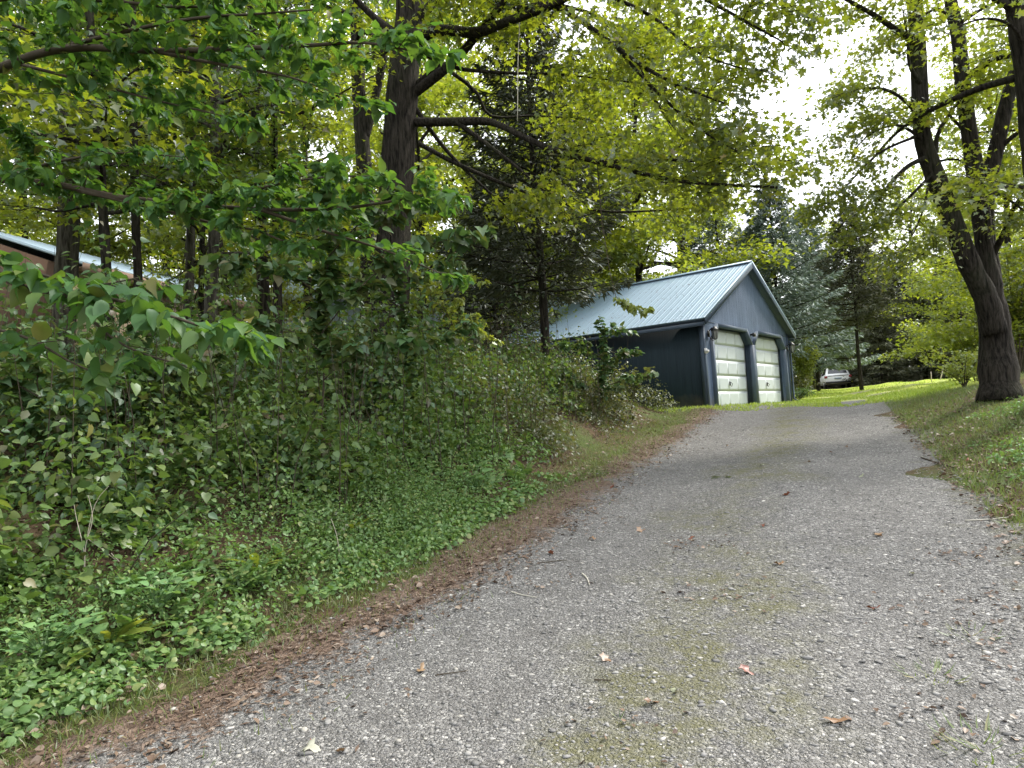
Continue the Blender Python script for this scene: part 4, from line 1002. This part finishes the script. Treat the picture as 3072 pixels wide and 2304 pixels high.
leafy(ov, tb_, g, tw, 4700, .068, T_OVATE, 'near_leaf', .03, .36, .3)

def drop(u, v_):
    """depth at which the sight line through (u, v_) meets the ground"""
    lo, hi = 1.0, 40.0
    for _ in range(50):
        mid = (lo + hi) / 2; p = at(u, v_, mid)
        if p[2] > float(hgt(p[0], p[1])): lo = mid
        else: hi = mid
    return lo
# saplings rooted on the bank: (root u, depth, [(twig polyline in the picture, d0, d1)], leaf count, size, template, material, label)
sap = [(-60, 3.3, [([(-60, 640), (40, 620), (150, 640), (260, 650), (390, 690), (480, 720), (545, 740)], 3.0, 2.7), ([(-40, 560), (60, 585), (190, 615), (300, 600)], 3.1, 2.9), ([(150, 640), (230, 720), (300, 760), (400, 790)], 2.95, 2.75), ([(-60, 700), (60, 730), (150, 780), (260, 830)], 3.0, 2.9)],
        330, .085, T_OVATE, 'near_leaf', 'broad leaved sapling with large pointed leaves at the left edge, below the house'),
       (700, 6.0, [([(690, 960), (700, 800), (692, 700), (705, 600), (715, 480), (700, 400)], 6, 5.9), ([(695, 720), (760, 640), (850, 560), (960, 520), (1030, 510)], 5.9, 5.5), ([(698, 640), (620, 590), (540, 570), (480, 560)], 5.9, 5.7), ([(705, 560), (780, 480), (870, 430), (960, 430)], 5.9, 5.5), ([(715, 480), (660, 430), (600, 410)], 5.9, 5.6), ([(700, 820), (760, 770), (830, 740), (900, 745)], 5.9, 5.5), ([(695, 760), (640, 720), (580, 700)], 5.9, 5.6)],
        1700, .092, T_HEART, 'under_leaf', 'tall leafy sapling in front of the big maple trunk'),
       (860, 5.4, [([(868, 900), (880, 760), (868, 640), (860, 590)], 5.4, 5.4), ([(875, 780), (940, 740), (1010, 700)], 5.4, 5.2), ([(868, 660), (800, 620), (740, 610)], 5.4, 5.2), ([(868, 640), (930, 590), (990, 560)], 5.4, 5.2), ([(878, 830), (820, 800), (760, 790)], 5.4, 5.2)],
        800, .085, T_HEART, 'under_leaf', 'leafy sapling at the foot of the big maple, right of the tall one'),
       (1000, 8.5, [([(1010, 860), (1000, 760), (950, 650), (890, 590)], 8.5, 8.3), ([(960, 670), (1010, 690), (1060, 740)], 8.4, 8.2), ([(930, 630), (985, 600), (1040, 610)], 8.4, 8.1)],
        420, .085, T_MAPLE, 'lime_leaf', 'bright lime leaved young maple with an arching stem right of the big trunk'),
       (1185, 9.5, [([(1180, 880), (1185, 760), (1182, 660), (1190, 600)], 9.5, 9.5), ([(1182, 720), (1250, 680), (1330, 690)], 9.5, 9.2), ([(1182, 690), (1110, 670), (1050, 690)], 9.5, 9.2), ([(1184, 760), (1250, 740), (1300, 740)], 9.5, 9.2), ([(1184, 660), (1240, 630), (1290, 640)], 9.5, 9.2), ([(1184, 780), (1120, 750), (1080, 760)], 9.5, 9.2)],
        1100, .085, T_HEART, 'under_leaf', 'sapling spreading in front of the left end of the garage roof'),
       (1300, 10.5, [([(1290, 900), (1300, 830), (1305, 770), (1300, 700)], 10.5, 10.5), ([(1302, 800), (1340, 770), (1375, 760)], 10.5, 10.3), ([(1305, 780), (1260, 750), (1220, 745)], 10.5, 10.3), ([(1300, 740), (1330, 715), (1352, 710)], 10.5, 10.3), ([(1300, 840), (1350, 820), (1390, 820)], 10.5, 10.3), ([(1300, 850), (1240, 820), (1200, 810)], 10.5, 10.3)],
        900, .085, T_HEART, 'under_leaf', 'dark bush against the left part of the garage wall'),
       (300, 5.5, [([(310, 930), (300, 850), (310, 780), (305, 720)], 5.5, 5.4), ([(305, 830), (370, 800), (440, 790)], 5.4, 5.2), ([(305, 790), (240, 770), (180, 775)], 5.4, 5.2), ([(303, 860), (250, 840), (200, 850)], 5.4, 5.2)],
        420, .085, T_HEART, 'under_leaf', 'leafy bush under the large pointed leaves, left of the mottled trunk'),
       (90, 4.6, [([(90, 1000), (95, 900), (80, 830), (90, 780)], 4.6, 4.5), ([(92, 900), (160, 860), (220, 860)], 4.5, 4.3), ([(88, 860), (30, 830), (-30, 830)], 4.5, 4.4), ([(90, 940), (150, 930), (200, 945)], 4.5, 4.3)],
        420, .08, T_HEART, 'under_leaf', 'leafy bush at the left edge beneath the large pointed leaves'),
       (1410, 8.6, [([(1360, 900), (1372, 850), (1376, 812)], 14.5, 14.4), ([(1374, 840), (1395, 815), (1410, 800)], 14.4, 14.3), ([(1372, 850), (1350, 825), (1340, 805)], 14.4, 14.3)],
        150, .11, T_LITE, 'olive_leaf', 'small bush against the dark garage wall near the grass')]
for k, (u0, d0, tws, nl, sz, tm, mat, lab) in enumerate(sap):
    g = rng_(400 + k); u_, v_ = tws[0][0][0]
    if u_ > 0 and k < 8:                                   # stand it where its foot meets the bank
        kk = (drop(u_, v_) + .05) / tws[0][1]; tws = [(a_, b_ * kk, c_ * kk) for a_, b_, c_ in tws]; sz *= min(kk, 1.25); d0 *= kk
    q = pl([tws[0][0][0]], tws[0][1])[0]; base = P3(q[0], q[1], -.05)
    ro = thing('sapling', lab, 'sapling', base); lb = MB(); tw = []
    for j, (pts, da, db) in enumerate(tws):
        P = pl(pts, da, db)
        if j == 0: P = np.vstack([[base], P])
        c = curve(P, max(8, len(P) * 3)); lb.tube(c - base, np.linspace(.016 if j == 0 else .008, .003, len(c)), 5, False)
        tw += side_twigs(g, c, 7 if sz > .08 else 6, .5 if d0 > 3.5 else .22, .12 if j else .3, .05, False)
    add_twigs(lb, [(p - base, q - base) for p, q in tw], .003); lb.build('stem', M['twig'], ro, True)
    leafy(ro, base, g, tw, nl, sz, tm, mat, .035, .4, .45, 150)

# small maple spray hanging before the garage roof
g = rng_(450); sp = pl([(1330, 640), (1350, 660), (1380, 668), (1410, 672)], 9.8, 9.5); base = sp[0]
hb_ = thing('hanging_spray', 'bright hanging maple twig in front of the garage roof', 'branch', base)
lb = MB(); up_ = pl([(1290, 350), (1300, 480), (1318, 590)], 10.7, 9.9)
lb.tube(np.vstack([up_, sp]) - base, np.linspace(.008, .002, 7), 4, False); tw = side_twigs(g, sp, 9, .22, .0, -.05, False)
add_twigs(lb, [(p - base, q - base) for p, q in tw], .003); lb.build('stem', M['twig'], hb_)
leafy(hb_, base, g, tw, 110, .085, T_MAPLE, 'lime_leaf', .03, .5, .4)

# thin cord hanging from the maple limb
p0 = pl([(1124, -20), (1122, 60), (1119, 130), (1118, 262)], 11.0)
tag(MB().tube(curve(p0, 12), .007, 5, True).build('hanging_rope', M['cord']), 'thin pale rope hanging straight down from an upper maple limb', 'rope')

# ------------------------------------------------------------------ undergrowth on the bank: one leafy mass
def patch(x, y, k):
    a = k * 1.7
    return np.sin(x * 1.3 + a) * np.sin(y * 1.1 + 2.3 * a) + .6 * np.sin(x * 2.9 - y * 1.7 + a * 3) + .4 * np.sin(x * 5.3 + y * 4.1 + a)
def clumps(g, n_clump, region, per, h_lo, h_hi, size, tmpl, mat, name, rad=.35, tilt=.5, seed_mask=None):
    """stems grouped in clumps, leaves in tiers along each"""
    v, s = region(g, n_clump * 3); x, y = to_xy(v, s)
    pk = patch(x, y, round(size * 1000) % 17 + per % 5) + g.normal(0, .35, len(x))     # each kind grows in its own patches
    keep = np.argsort(-pk)[:n_clump]; x, y = x[keep], y[keep]
    H = g.uniform(h_lo, h_hi, n_clump) * (.6 + .8 * g.random(n_clump) ** 2)
    k = np.repeat(np.arange(n_clump), per); n = len(k)
    a = g.uniform(0, 6.28, n); r = rad * np.sqrt(g.random(n)) * (.6 + .6 * g.random(n_clump))[k]
    px, py = x[k] + r * np.cos(a), y[k] + r * np.sin(a); f = g.random(n) ** .65
    pz = hgt(px, py) + H[k] * f * (1 - .5 * (r / rad) ** 2) + .02
    ax = np.stack([np.cos(a), np.sin(a), -.35 + 0 * a], 1) + g.standard_normal((n, 3)) * .5
    return np.stack([px, py, pz], 1), ax, rand_normals(g, n, tilt), size * g.uniform(.6, 1.35, n)
def garage_clear(P, m=.25):
    dx, dy = P[:, 0] - G0[0], P[:, 1] - G0[1]; lx, ly = dx * ge[0] + dy * ge[1], dx * gb[0] + dy * gb[1]
    return ~((lx > -m) & (lx < GW + m) & (ly > -m - .2) & (ly < GL + m))
def put(mb, tm, L):
    P, a, n_, s_ = L; ok = garage_clear(P) & (np.linalg.norm(P - CAM, axis=1) > 1.6); mb.leaves(tm, P[ok], a[ok], n_[ok], s_[ok])
g = rng_(500)
def bank(v0, v1, s0, s1, pw=1.0):
    def pick(g, n):
        s = s0 + (s1 - s0) * g.random(n); return voff(s) - (v0 + (v1 - v0) * g.random(n) ** pw), s
    return pick
mb = MB()
put(mb, T_LITE, clumps(g, 420, bank(1.85, 8.0, 1.5, 17), 66, .4, 1.3, .074, T_LITE, '', '', .38))
put(mb, T_OVATE, clumps(g, 110, bank(2.2, 5, 2.5, 15), 60, 1.0, 2.2, .085, T_OVATE, '', '', .38))
put(mb, T_LITE, clumps(g, 220, bank(8, 18, 2, 26), 50, .4, 1.1, .12, T_LITE, '', '', .6))
def stems(mb, k, region, lo, hi):
    v, s = region(g, k); x, y = to_xy(v, s)
    for a_, b_ in zip(x, y):
        if not garage_clear(np.array([[a_, b_, 0]]))[0]: continue
        p = P3(a_, b_, -.02); h = g.uniform(lo, hi); q = p + np.array([g.normal(0, .18), g.normal(0, .18), h]); mb.tube([p, (p + q) / 2 + g.normal(0, .05, 3), q], [.007, .005, .002], 3, False)
ug = mb.build('undergrowth', M['under_leaf'], kind='stuff'); ug['label'] = 'dense leafy undergrowth covering the shaded bank'; ug['category'] = 'undergrowth'
mb = MB()
put(mb, T_HEART, clumps(g, 170, bank(1.6, 4.5, 2.0, 14), 50, .5, 1.5, .07, T_HEART, '', '', .3))
put(mb, T_MAPLE_FAR, clumps(g, 120, bank(1.7, 5.0, 2.0, 15), 55, .5, 1.6, .085, T_MAPLE, '', '', .34))
put(mb, T_OVATE, clumps(g, 70, bank(1.5, 3.6, 2.0, 12), 50, .6, 1.5, .05, T_OVATE, '', '', .26))
ug3 = mb.build('shrubbery', M['bush_leaf'], kind='stuff'); ug3['label'] = 'mixed lighter green shrubs standing out of the bank undergrowth'; ug3['category'] = 'shrubbery'
mb = MB(); stems(mb, 650, bank(1.4, 6.5, 1.5, 16), .4, 1.9)
dw = mb.build('undergrowth_stems', M['twig'], kind='stuff'); dw['label'] = 'thin bare stems standing among the undergrowth'; dw['category'] = 'stems'
mb = MB()
put(mb, T_LITE, clumps(g, 260, bank(1.1, 4.8, 9.5, 18.5), 80, .4, 1.15, .055, T_LITE, '', '', .35))
put(mb, T_LITE, clumps(g, 200, bank(1.0, 4.0, 1, 16), 40, .1, .35, .045, T_LITE, '', '', .3))
put(mb, T_QUAD, clumps(g, 130, bank(1.6, 6.5, 13, 20.5), 70, .5, 1.4, .065, T_QUAD, '', '', .4))
ug2 = mb.build('weeds', M['olive_leaf'], kind='stuff'); ug2['label'] = 'olive green weeds along the bank near the garage'; ug2['category'] = 'weeds'

# low bright ground cover on the near verge
mb = MB()
put(mb, T_LITE, clumps(g, 560, bank(.64, 2.3, .2, 9, 1.1), 26, .04, .2, .036, T_LITE, '', '', .2))
put(mb, T_ROUND, clumps(g, 420, bank(.58, 2.0, .3, 9.5, 1.1), 18, .05, .15, .046, T_ROUND, '', '', .16, .3))
put(mb, T_QUAD, clumps(g, 800, bank(1.0, 3.0, .5, 9), 40, .12, .42, .03, T_QUAD, '', '', .17, .6))
put(mb, T_LITE, clumps(g, 260, bank(1.1, 2.8, .5, 11), 30, .15, .5, .045, T_LITE, '', '', .18, .5))
put(mb, T_LITE, clumps(g, 160, lambda g, n: (4.1 + 2.2 * g.random(n), 3 + 11 * g.random(n)), 22, .04, .16, .04, T_LITE, '', '', .2, .4))
T_FROND = (lambda L: (np.array(sum([[(x_, 0, -.5 * x_ ** 2 + .3 * x_), (x_ + .1, sg * w_, -.5 * x_ ** 2 + .28 * x_ - .05), (x_ + .2, sg * w_ * .7, -.5 * x_ ** 2 + .28 * x_ - .06), (x_ + .13, 0, -.5 * (x_ + .13) ** 2 + .3 * (x_ + .13))] for x_, w_ in L for sg in (-1, 1)], [])),
                      [tuple(range(4 * k, 4 * k + 4)) for k in range(2 * len(L))]))([(.18, .2), (.32, .26), (.46, .26), (.6, .22), (.74, .15), (.88, .08)])
def fronds(g, n, region, lo, hi, per=4):
    v, s = region(g, n * 3); x, y = to_xy(v, s); keep = np.argsort(-(patch(x, y, 9) + g.normal(0, .4, 3 * n)))[:n]; x, y = np.repeat(x[keep], per), np.repeat(y[keep], per)
    a = g.uniform(0, 6.28, n * per); e = g.uniform(.3, 1.1, n * per); ax = np.stack([np.cos(a) * np.cos(e), np.sin(a) * np.cos(e), np.sin(e)], 1)
    return np.stack([x, y, hgt(x, y)], 1) + g.standard_normal((n * per, 3)) * .03, ax, np.stack([-np.cos(a) * np.sin(e), -np.sin(a) * np.sin(e), np.cos(e)], 1), g.uniform(lo, hi, n * per)
put(mb, T_FROND, fronds(g, 420, bank(1.0, 2.9, .5, 10), .12, .28))
put(mb, T_FROND, fronds(g, 260, bank(1.0, 2.2, .3, 5), .1, .2))
gc = mb.build('ground_cover', M['cover_leaf'], kind='stuff'); gc['label'] = 'low bright green ground cover along the left verge'; gc['category'] = 'ground cover'

# leaf litter on the bank and the drive's left edge
n = 9000; s = 1 + 18 * g.random(n) ** 1.3; v = voff(s) - g.uniform(-.35, 6, n); x, y = to_xy(v, s)
P = np.stack([x, y, hgt(x, y) + np.where(v > -.5, .022, .02) + g.random(n) * .02], 1)
mb = MB(); put(mb, T_LITE, (P, g.standard_normal((n, 3)) * np.array([1, 1, .12]), rand_normals(g, n, .35), g.uniform(.02, .06, n)))
n = 26000; s = 1.5 + 18 * g.random(n) ** 1.4; v = g.normal(-.22, .36, n) + voff(s); x, y = to_xy(v, s); kp = patch(x * 2, y * 2, 3) + g.normal(0, .5, n) > .1; v, s = v[kp], s[kp]; n = len(v); x, y = to_xy(v, s)
P = np.stack([x, y, hgt(x, y) + .018 + g.random(n) * .008], 1)
put(mb, T_NEEDLE, (P, g.standard_normal((n, 3)) * np.array([1, 1, .08]), rand_normals(g, n, .3), g.uniform(.02, .06, n)))
n = 3000; v = 3.6 + np.abs(g.normal(0, .8, n)); s = 2 + 14 * g.random(n); x, y = to_xy(v, s)
P = np.stack([x, y, hgt(x, y) + .03], 1); put(mb, T_LITE, (P, g.standard_normal((n, 3)) * np.array([1, 1, .12]), rand_normals(g, n, .35), g.uniform(.02, .06, n)))
for (u_, w_, k_) in ((2010, 1345, 30), (2120, 1410, 40), (2150, 1300, 40), (1565, 1290, 40), (1330, 1605, 26), (2080, 1200, 50), (1130, 1265, 30), (1500, 1180, 40), (2040, 1560, 40), (880, 1330, 60), (700, 1500, 40)):
    d_ = drop(u_, w_); p_ = at(u_, w_, d_); x = p_[0] + g.normal(0, .17, k_); y = p_[1] + g.normal(0, .15, k_)
    put(mb, T_LITE, (np.stack([x, y, hgt(x, y) + .022 + .012 * g.random(k_)], 1), g.standard_normal((k_, 3)) * np.array([1, 1, .15]), rand_normals(g, k_, .4), g.uniform(.012, .045, k_)))
ll = mb.build('leaf_litter', M['litter'], kind='stuff'); ll['label'] = 'brown needle and leaf litter along the edges of the drive'; ll['category'] = 'leaf litter'

# grass on both verges
def grass(n, vf, sf, h, mat, name, label, wid=1.0):
    s = sf(n); v = vf(n); v = v + np.where(v < 0, voff(s), 0); x, y = to_xy(v, s); P = np.stack([x, y, hgt(x, y) - .005], 1)
    ax = g.standard_normal((n, 3)) * .45; ax[:, 2] = np.abs(ax[:, 2]) + .55
    nr = g.standard_normal((n, 3)); nr[:, 2] *= .2
    mb = MB(); put(mb, T_BLADE, (P, ax, nr, h * g.uniform(.5, 1.4, n)))
    if wid != 1.0: pass
    o = mb.build(name, M[mat], kind='stuff'); o['label'] = label; o['category'] = 'grass'; return o
grass(36000, lambda n: -.62 + g.normal(0, .3, n), lambda n: .5 + 19 * g.random(n) ** 1.5, .058, 'grass', 'grass', 'thin short grass between ground cover and gravel on the left')
grass(30000, lambda n: 3.72 + np.abs(g.normal(0, 1.3, n)), lambda n: 2 + 17 * g.random(n) ** 1.2, .075, 'grass', 'grass', 'rough grass on the bank right of the drive')
T_TUFT = (np.array([(0, .11, 0), (0, -.11, 0), (.55, .09, .1), (.55, -.09, .1), (1, 0, .38)]), [(0, 1, 3, 2), (2, 3, 4)])
n = 33000; s = 18.6 + 31 * g.random(n) ** 1.5; v = np.interp(s, [19, 24, 34, 52], [1.0, 3.0, 4.5, 6]) + g.uniform(-1, 1, n) * np.interp(s, [17, 20, 24, 34, 52], [3.4, 4, 5, 8, 12])
x, y = to_xy(v, s); ok = (lawn_mask(x, y) > .4 * g.random(n) + .2) & (track_mask(x, y) < .3); x, y = x[ok], y[ok]; n = len(x)
ax = g.standard_normal((n, 3)) * .45; ax[:, 2] = np.abs(ax[:, 2]) + .55
mb = MB(); put(mb, T_TUFT, (np.stack([x, y, hgt(x, y) - .005], 1), ax, g.standard_normal((n, 3)), .075 * g.uniform(.5, 1.5, n)))
lw = mb.build('lawn_grass', M['lawn_blade'], kind='stuff'); lw['label'] = 'bright lawn grass beyond the end of the gravel'; lw['category'] = 'grass'

# ------------------------------------------------------------------ single plants
def rosette(name, label, cat, u, v_, d, n, size, tmpl, mat, h=.08, rad=.12, rise=.5, seed=1):
    g = rng_(seed); p = at(u, v_, d); base = P3(p[0], p[1], .015); ro = thing(name, label, cat, base)
    a = np.arange(n) * 2.4 + g.normal(0, .3, n); r = rad * np.sqrt(g.random(n)); st = MB()
    me = MB().leaves(tmpl, np.zeros((1, 3)), np.array([[1., 0, 0]]), np.array([[0., 0, 1]]), np.ones(1)).mesh('leaf', M[mat], True)
    for k in range(n):
        o = link('leaf', me, ro); e = np.array([r[k] * math.cos(a[k]), r[k] * math.sin(a[k]), h * g.uniform(.4, 1.1) if h else 0])
        o.location = e; o.rotation_euler = (g.normal(0, .3), -rise * g.uniform(.2, 1), a[k] + g.normal(0, .3)); s_ = size * g.uniform(.6, 1.25); o.scale = (s_,) * 3
        if h: st.tube([(0, 0, -.02), e * .6 + np.array([0, 0, .01]), e], .0025, 3, False)
    if h: st.build('stem', M[mat], ro)
    return ro
T_STRAP = (fold([(0, .03), (.2, .06), (.55, .12), (.85, .08), (1, 0), (.85, -.08), (.55, -.12), (.2, -.06), (0, -.03), (.55, 0)], .2, .35), [(0, 1, 9, 7, 8), (1, 2, 9), (2, 3, 4, 9), (9, 4, 5, 6), (9, 6, 7)])
for k, (u, v_, n, sz, tm, mat, h, rad, rise, lab, nm, cat) in enumerate([
    (335, 1325, 46, .085, T_ROUND, 'round_leaf', .22, .24, .2, 'clump of round pale green leaves in the middle of the left verge', 'round_leaved_plant', 'plant'),
    (95, 1420, 54, .08, T_ROUND, 'round_leaf', .2, .28, .2, 'clump of round green leaves at the lower left edge', 'round_leaved_plant', 'plant'),
    (235, 1400, 14, .26, T_STRAP, 'lime_leaf', .02, .04, 1.0, 'upright strap leaved dock plant between the round leaved clumps', 'dock_plant', 'plant'),
    (560, 1235, 16, .24, T_STRAP, 'lime_leaf', .02, .05, .9, 'spreading strap leaved dock plant beside the gravel edge', 'dock_plant', 'plant'),
    (1025, 1060, 40, .095, T_LITE, 'round_leaf', .24, .2, .3, 'bright leafy weed clump where verge meets litter strip', 'weed_plant', 'plant'),
    (760, 1150, 12, .2, T_STRAP, 'lime_leaf', .02, .05, .9, 'small dock plant near the middle of the left verge', 'dock_plant', 'plant'),
    (1562, 1033, 22, .1, T_STRAP, 'olive_leaf', .0, .06, .35, 'flat pale weed growing alone in the gravel before the garage', 'weed_plant', 'plant'),
    (2015, 1465, 40, .075, T_BLADE, 'grass', .0, .12, .5, 'green grass tuft in the gravel near the right edge', 'grass_tuft', 'grass tuft'),
    (2120, 1625, 46, .085, T_BLADE, 'grass', .0, .15, .5, 'pale grass tuft in the gravel at the lower right', 'grass_tuft', 'grass tuft'),
    (2100, 1380, 26, .065, T_BLADE, 'grass', .0, .12, .4, 'withered grass tuft lying on gravel by the right edge', 'grass_tuft', 'grass tuft'),
    (1340, 1560, 12, .045, T_BLADE, 'grass', .0, .05, .5, 'tiny grass sprig in the gravel at bottom centre', 'grass_tuft', 'grass tuft')]):
    rosette(nm, lab, cat, u, v_, drop(u, v_), n, sz, tm, mat, h, rad, rise, 700 + k)

# shrubs by the garage's right side and at the stemmed maple
def shrub(name, label, u, v_, d, H, W, n, size, mat, seed, tm=T_LITE):
    g = rng_(seed); p = at(u, v_, d); base = P3(p[0], p[1], -.03); ro = thing(name, label, 'shrub', base); st = MB(); tw = []
    for k in range(9):
        a = k * 2.4; e = np.array([W * .5 * math.cos(a) * g.uniform(.3, 1), W * .5 * math.sin(a) * g.uniform(.3, 1), H * g.uniform(.6, 1.0)])
        c = curve([np.zeros(3), e * np.array([.3, .3, .5]), e], 7); st.tube(c, np.linspace(.015, .004, 7), 4, False); tw += side_twigs(g, c, 5, W * .3, .2, .2, False)
    add_twigs(st, tw, .004); st.build('stem', M['twig'], ro)
    L = leaf_set(g, tw, n, .07, size, .6, .2); MB().leaves(tm, *L).build('foliage', M[mat], ro)
shrub('shrub', 'bright yellow green shrub beside the right corner of the garage', 1742, 842, 28, 2.6, 1.9, 4800, .08, 'lime_leaf', 801)
shrub('shrub', 'low dark rounded shrub at the foot of the yellow green shrub', 1730, 848, 27, .9, 1.4, 1500, .06, 'olive_leaf', 802)
shrub('shrub', 'grey green low plant against the garage right corner post', 1728, 862, 25.5, .5, 1.2, 700, .06, 'under_leaf', 803)
shrub('shrub', 'weedy sunlit shrub left of the stemmed maple foot', 2085, 850, 15, .8, 1.8, 1800, .06, 'lime_leaf', 804)
shrub('shrub', 'leafy thicket behind the stemmed maple at the right edge', 2205, 840, 15, 3.6, 3.0, 6000, .09, 'maple', 805, T_ARROW)
shrub('shrub', 'thicket between the stemmed maple and the spruces', 2110, 830, 24, 3.4, 3.2, 5000, .1, 'maple_far', 806, T_ARROW)

# ------------------------------------------------------------------ fallen leaves and twigs on the drive
g = rng_(900)
fl = []
for k in range(4):
    q = T_MAPLE[0].copy(); q[:, 2] += .16 * np.sin(q[:, 0] * 5 + k) + g.normal(0, .05, len(q)); q[:, 1] *= (1, .75, .9, .6)[k]; fl.append(q)
kinds = [('dry_leaf', 'curled brown fallen leaf', 'brown fallen leaves on the gravel', 20), ('pale_leaf', 'pale upturned fallen leaf', 'pale fallen leaves on the gravel', 12), ('red_leaf', 'dull red fallen leaf', 'red fallen leaves on the gravel', 11)]
lanes = [(.1, .6, 'by the brown litter edge'), (.9, 1.5, 'in the left wheel track'), (1.6, 2.3, 'on the mossy middle strip'), (2.5, 3.2, 'in the right wheel track'), (3.4, 4.1, 'near the right grass edge')]
deps = [(2.3, 3.6, 'in the nearest gravel'), (3.7, 5.2, 'a few steps up the drive'), (5.4, 8.0, 'halfway up the drive'), (8.5, 13, 'far up the drive')]
cells = [(a, b_) for b_ in range(4) for a in range(5)]
for mat, lab, grp, n in kinds:
    mes = [MB().add(q - q.mean(0), np.concatenate([np.array(p) for p in T_MAPLE[1]]), [len(p) for p in T_MAPLE[1]]).mesh('fallen_leaf', M[mat], True) for q in fl]
    for k, ci in enumerate(g.permutation(20)[:n]):
        la, de = lanes[cells[ci][0]], deps[cells[ci][1]]
        for _ in range(20):
            v = g.uniform(*la[:2]); s = g.uniform(*de[:2]); x, y = to_xy(v, s); uu, vv, zz = project(np.array([x, y, float(hgt(x, y))]))
            if 20 < uu < 2190 and vv < 1640: break
        else: continue
        o = link('fallen_leaf', mes[k % 4]); sz = g.uniform(.045, .085)
        o.location = (x, y, float(hgt(x, y)) + .03); o.scale = (sz, sz, sz); o.rotation_euler = (g.normal(0, .25), g.normal(0, .25), g.uniform(0, 6.28)); tag(o, lab + ' ' + la[2] + ', ' + de[2], 'leaf', grp)
def twig(label, pts, r, mat='twig', nm='fallen_twig'):
    P = np.array([at(u, v_, drop(u, v_)) for u, v_ in pts]); P[:, 2] = hgt(P[:, 0], P[:, 1]) + .022
    tag(MB().tube(curve(P, 10), np.linspace(r, r * .5, 10), 5).build(nm, M[mat]), label, 'twig', 'fallen twigs')
twig('long dead stick lying across the right edge of the drive', [(1990, 992), (2030, 1005), (2075, 1018)], .009)
twig('thin twig on the gravel at left centre', [(1165, 1222), (1190, 1219), (1225, 1215)], .0045)
twig('forked pale twig on the gravel, leftmost of the pale ones', [(1105, 1285), (1130, 1292), (1160, 1297)], .005, 'cord')
twig('short bent pale stem on the gravel in mid drive', [(1258, 1245), (1268, 1255), (1274, 1270)], .006, 'cord')
twig('thin twig lying on the gravel low in the picture', [(940, 1468), (965, 1464), (1010, 1458)], .004)
twig('short twig on the gravel left of bottom centre', [(1285, 1478), (1320, 1479)], .005)
twig('dry stick among the weeds at the right verge', [(2085, 1130), (2130, 1128), (2190, 1122)], .006, 'cord')
# dead stalks standing in the left verge
def stalk(label, u, v_, tops, dd=0.0):
    d = drop(u, v_) + dd; p = at(u, v_, d); base = P3(p[0], p[1], -.02); mb = MB()
    for pts in tops: mb.tube(curve(np.vstack([[base], pl(pts, d)]), 10) - base, np.linspace(.0038, .002, 10), 4, False)
    o = mb.build('dead_stalk', M['stake']); o.location = Vector(base); tag(o, label, 'stalk', 'dead stalks')
stalk('tall forked dead stalk standing in the left verge', 180, 1255, [[(185, 1180), (205, 1090), (235, 1050)], [(185, 1180), (200, 1120), (190, 1070)], [(183, 1200), (165, 1120), (160, 1090)]])
stalk('bent dry stem lying in the middle of the ground cover', 262, 1225, [[(225, 1190), (185, 1160)], [(240, 1195), (280, 1235)]], .05)
stalk('pale thin stalk standing by the reddish litter on the verge', 735, 1215, [[(728, 1160), (715, 1120)]])
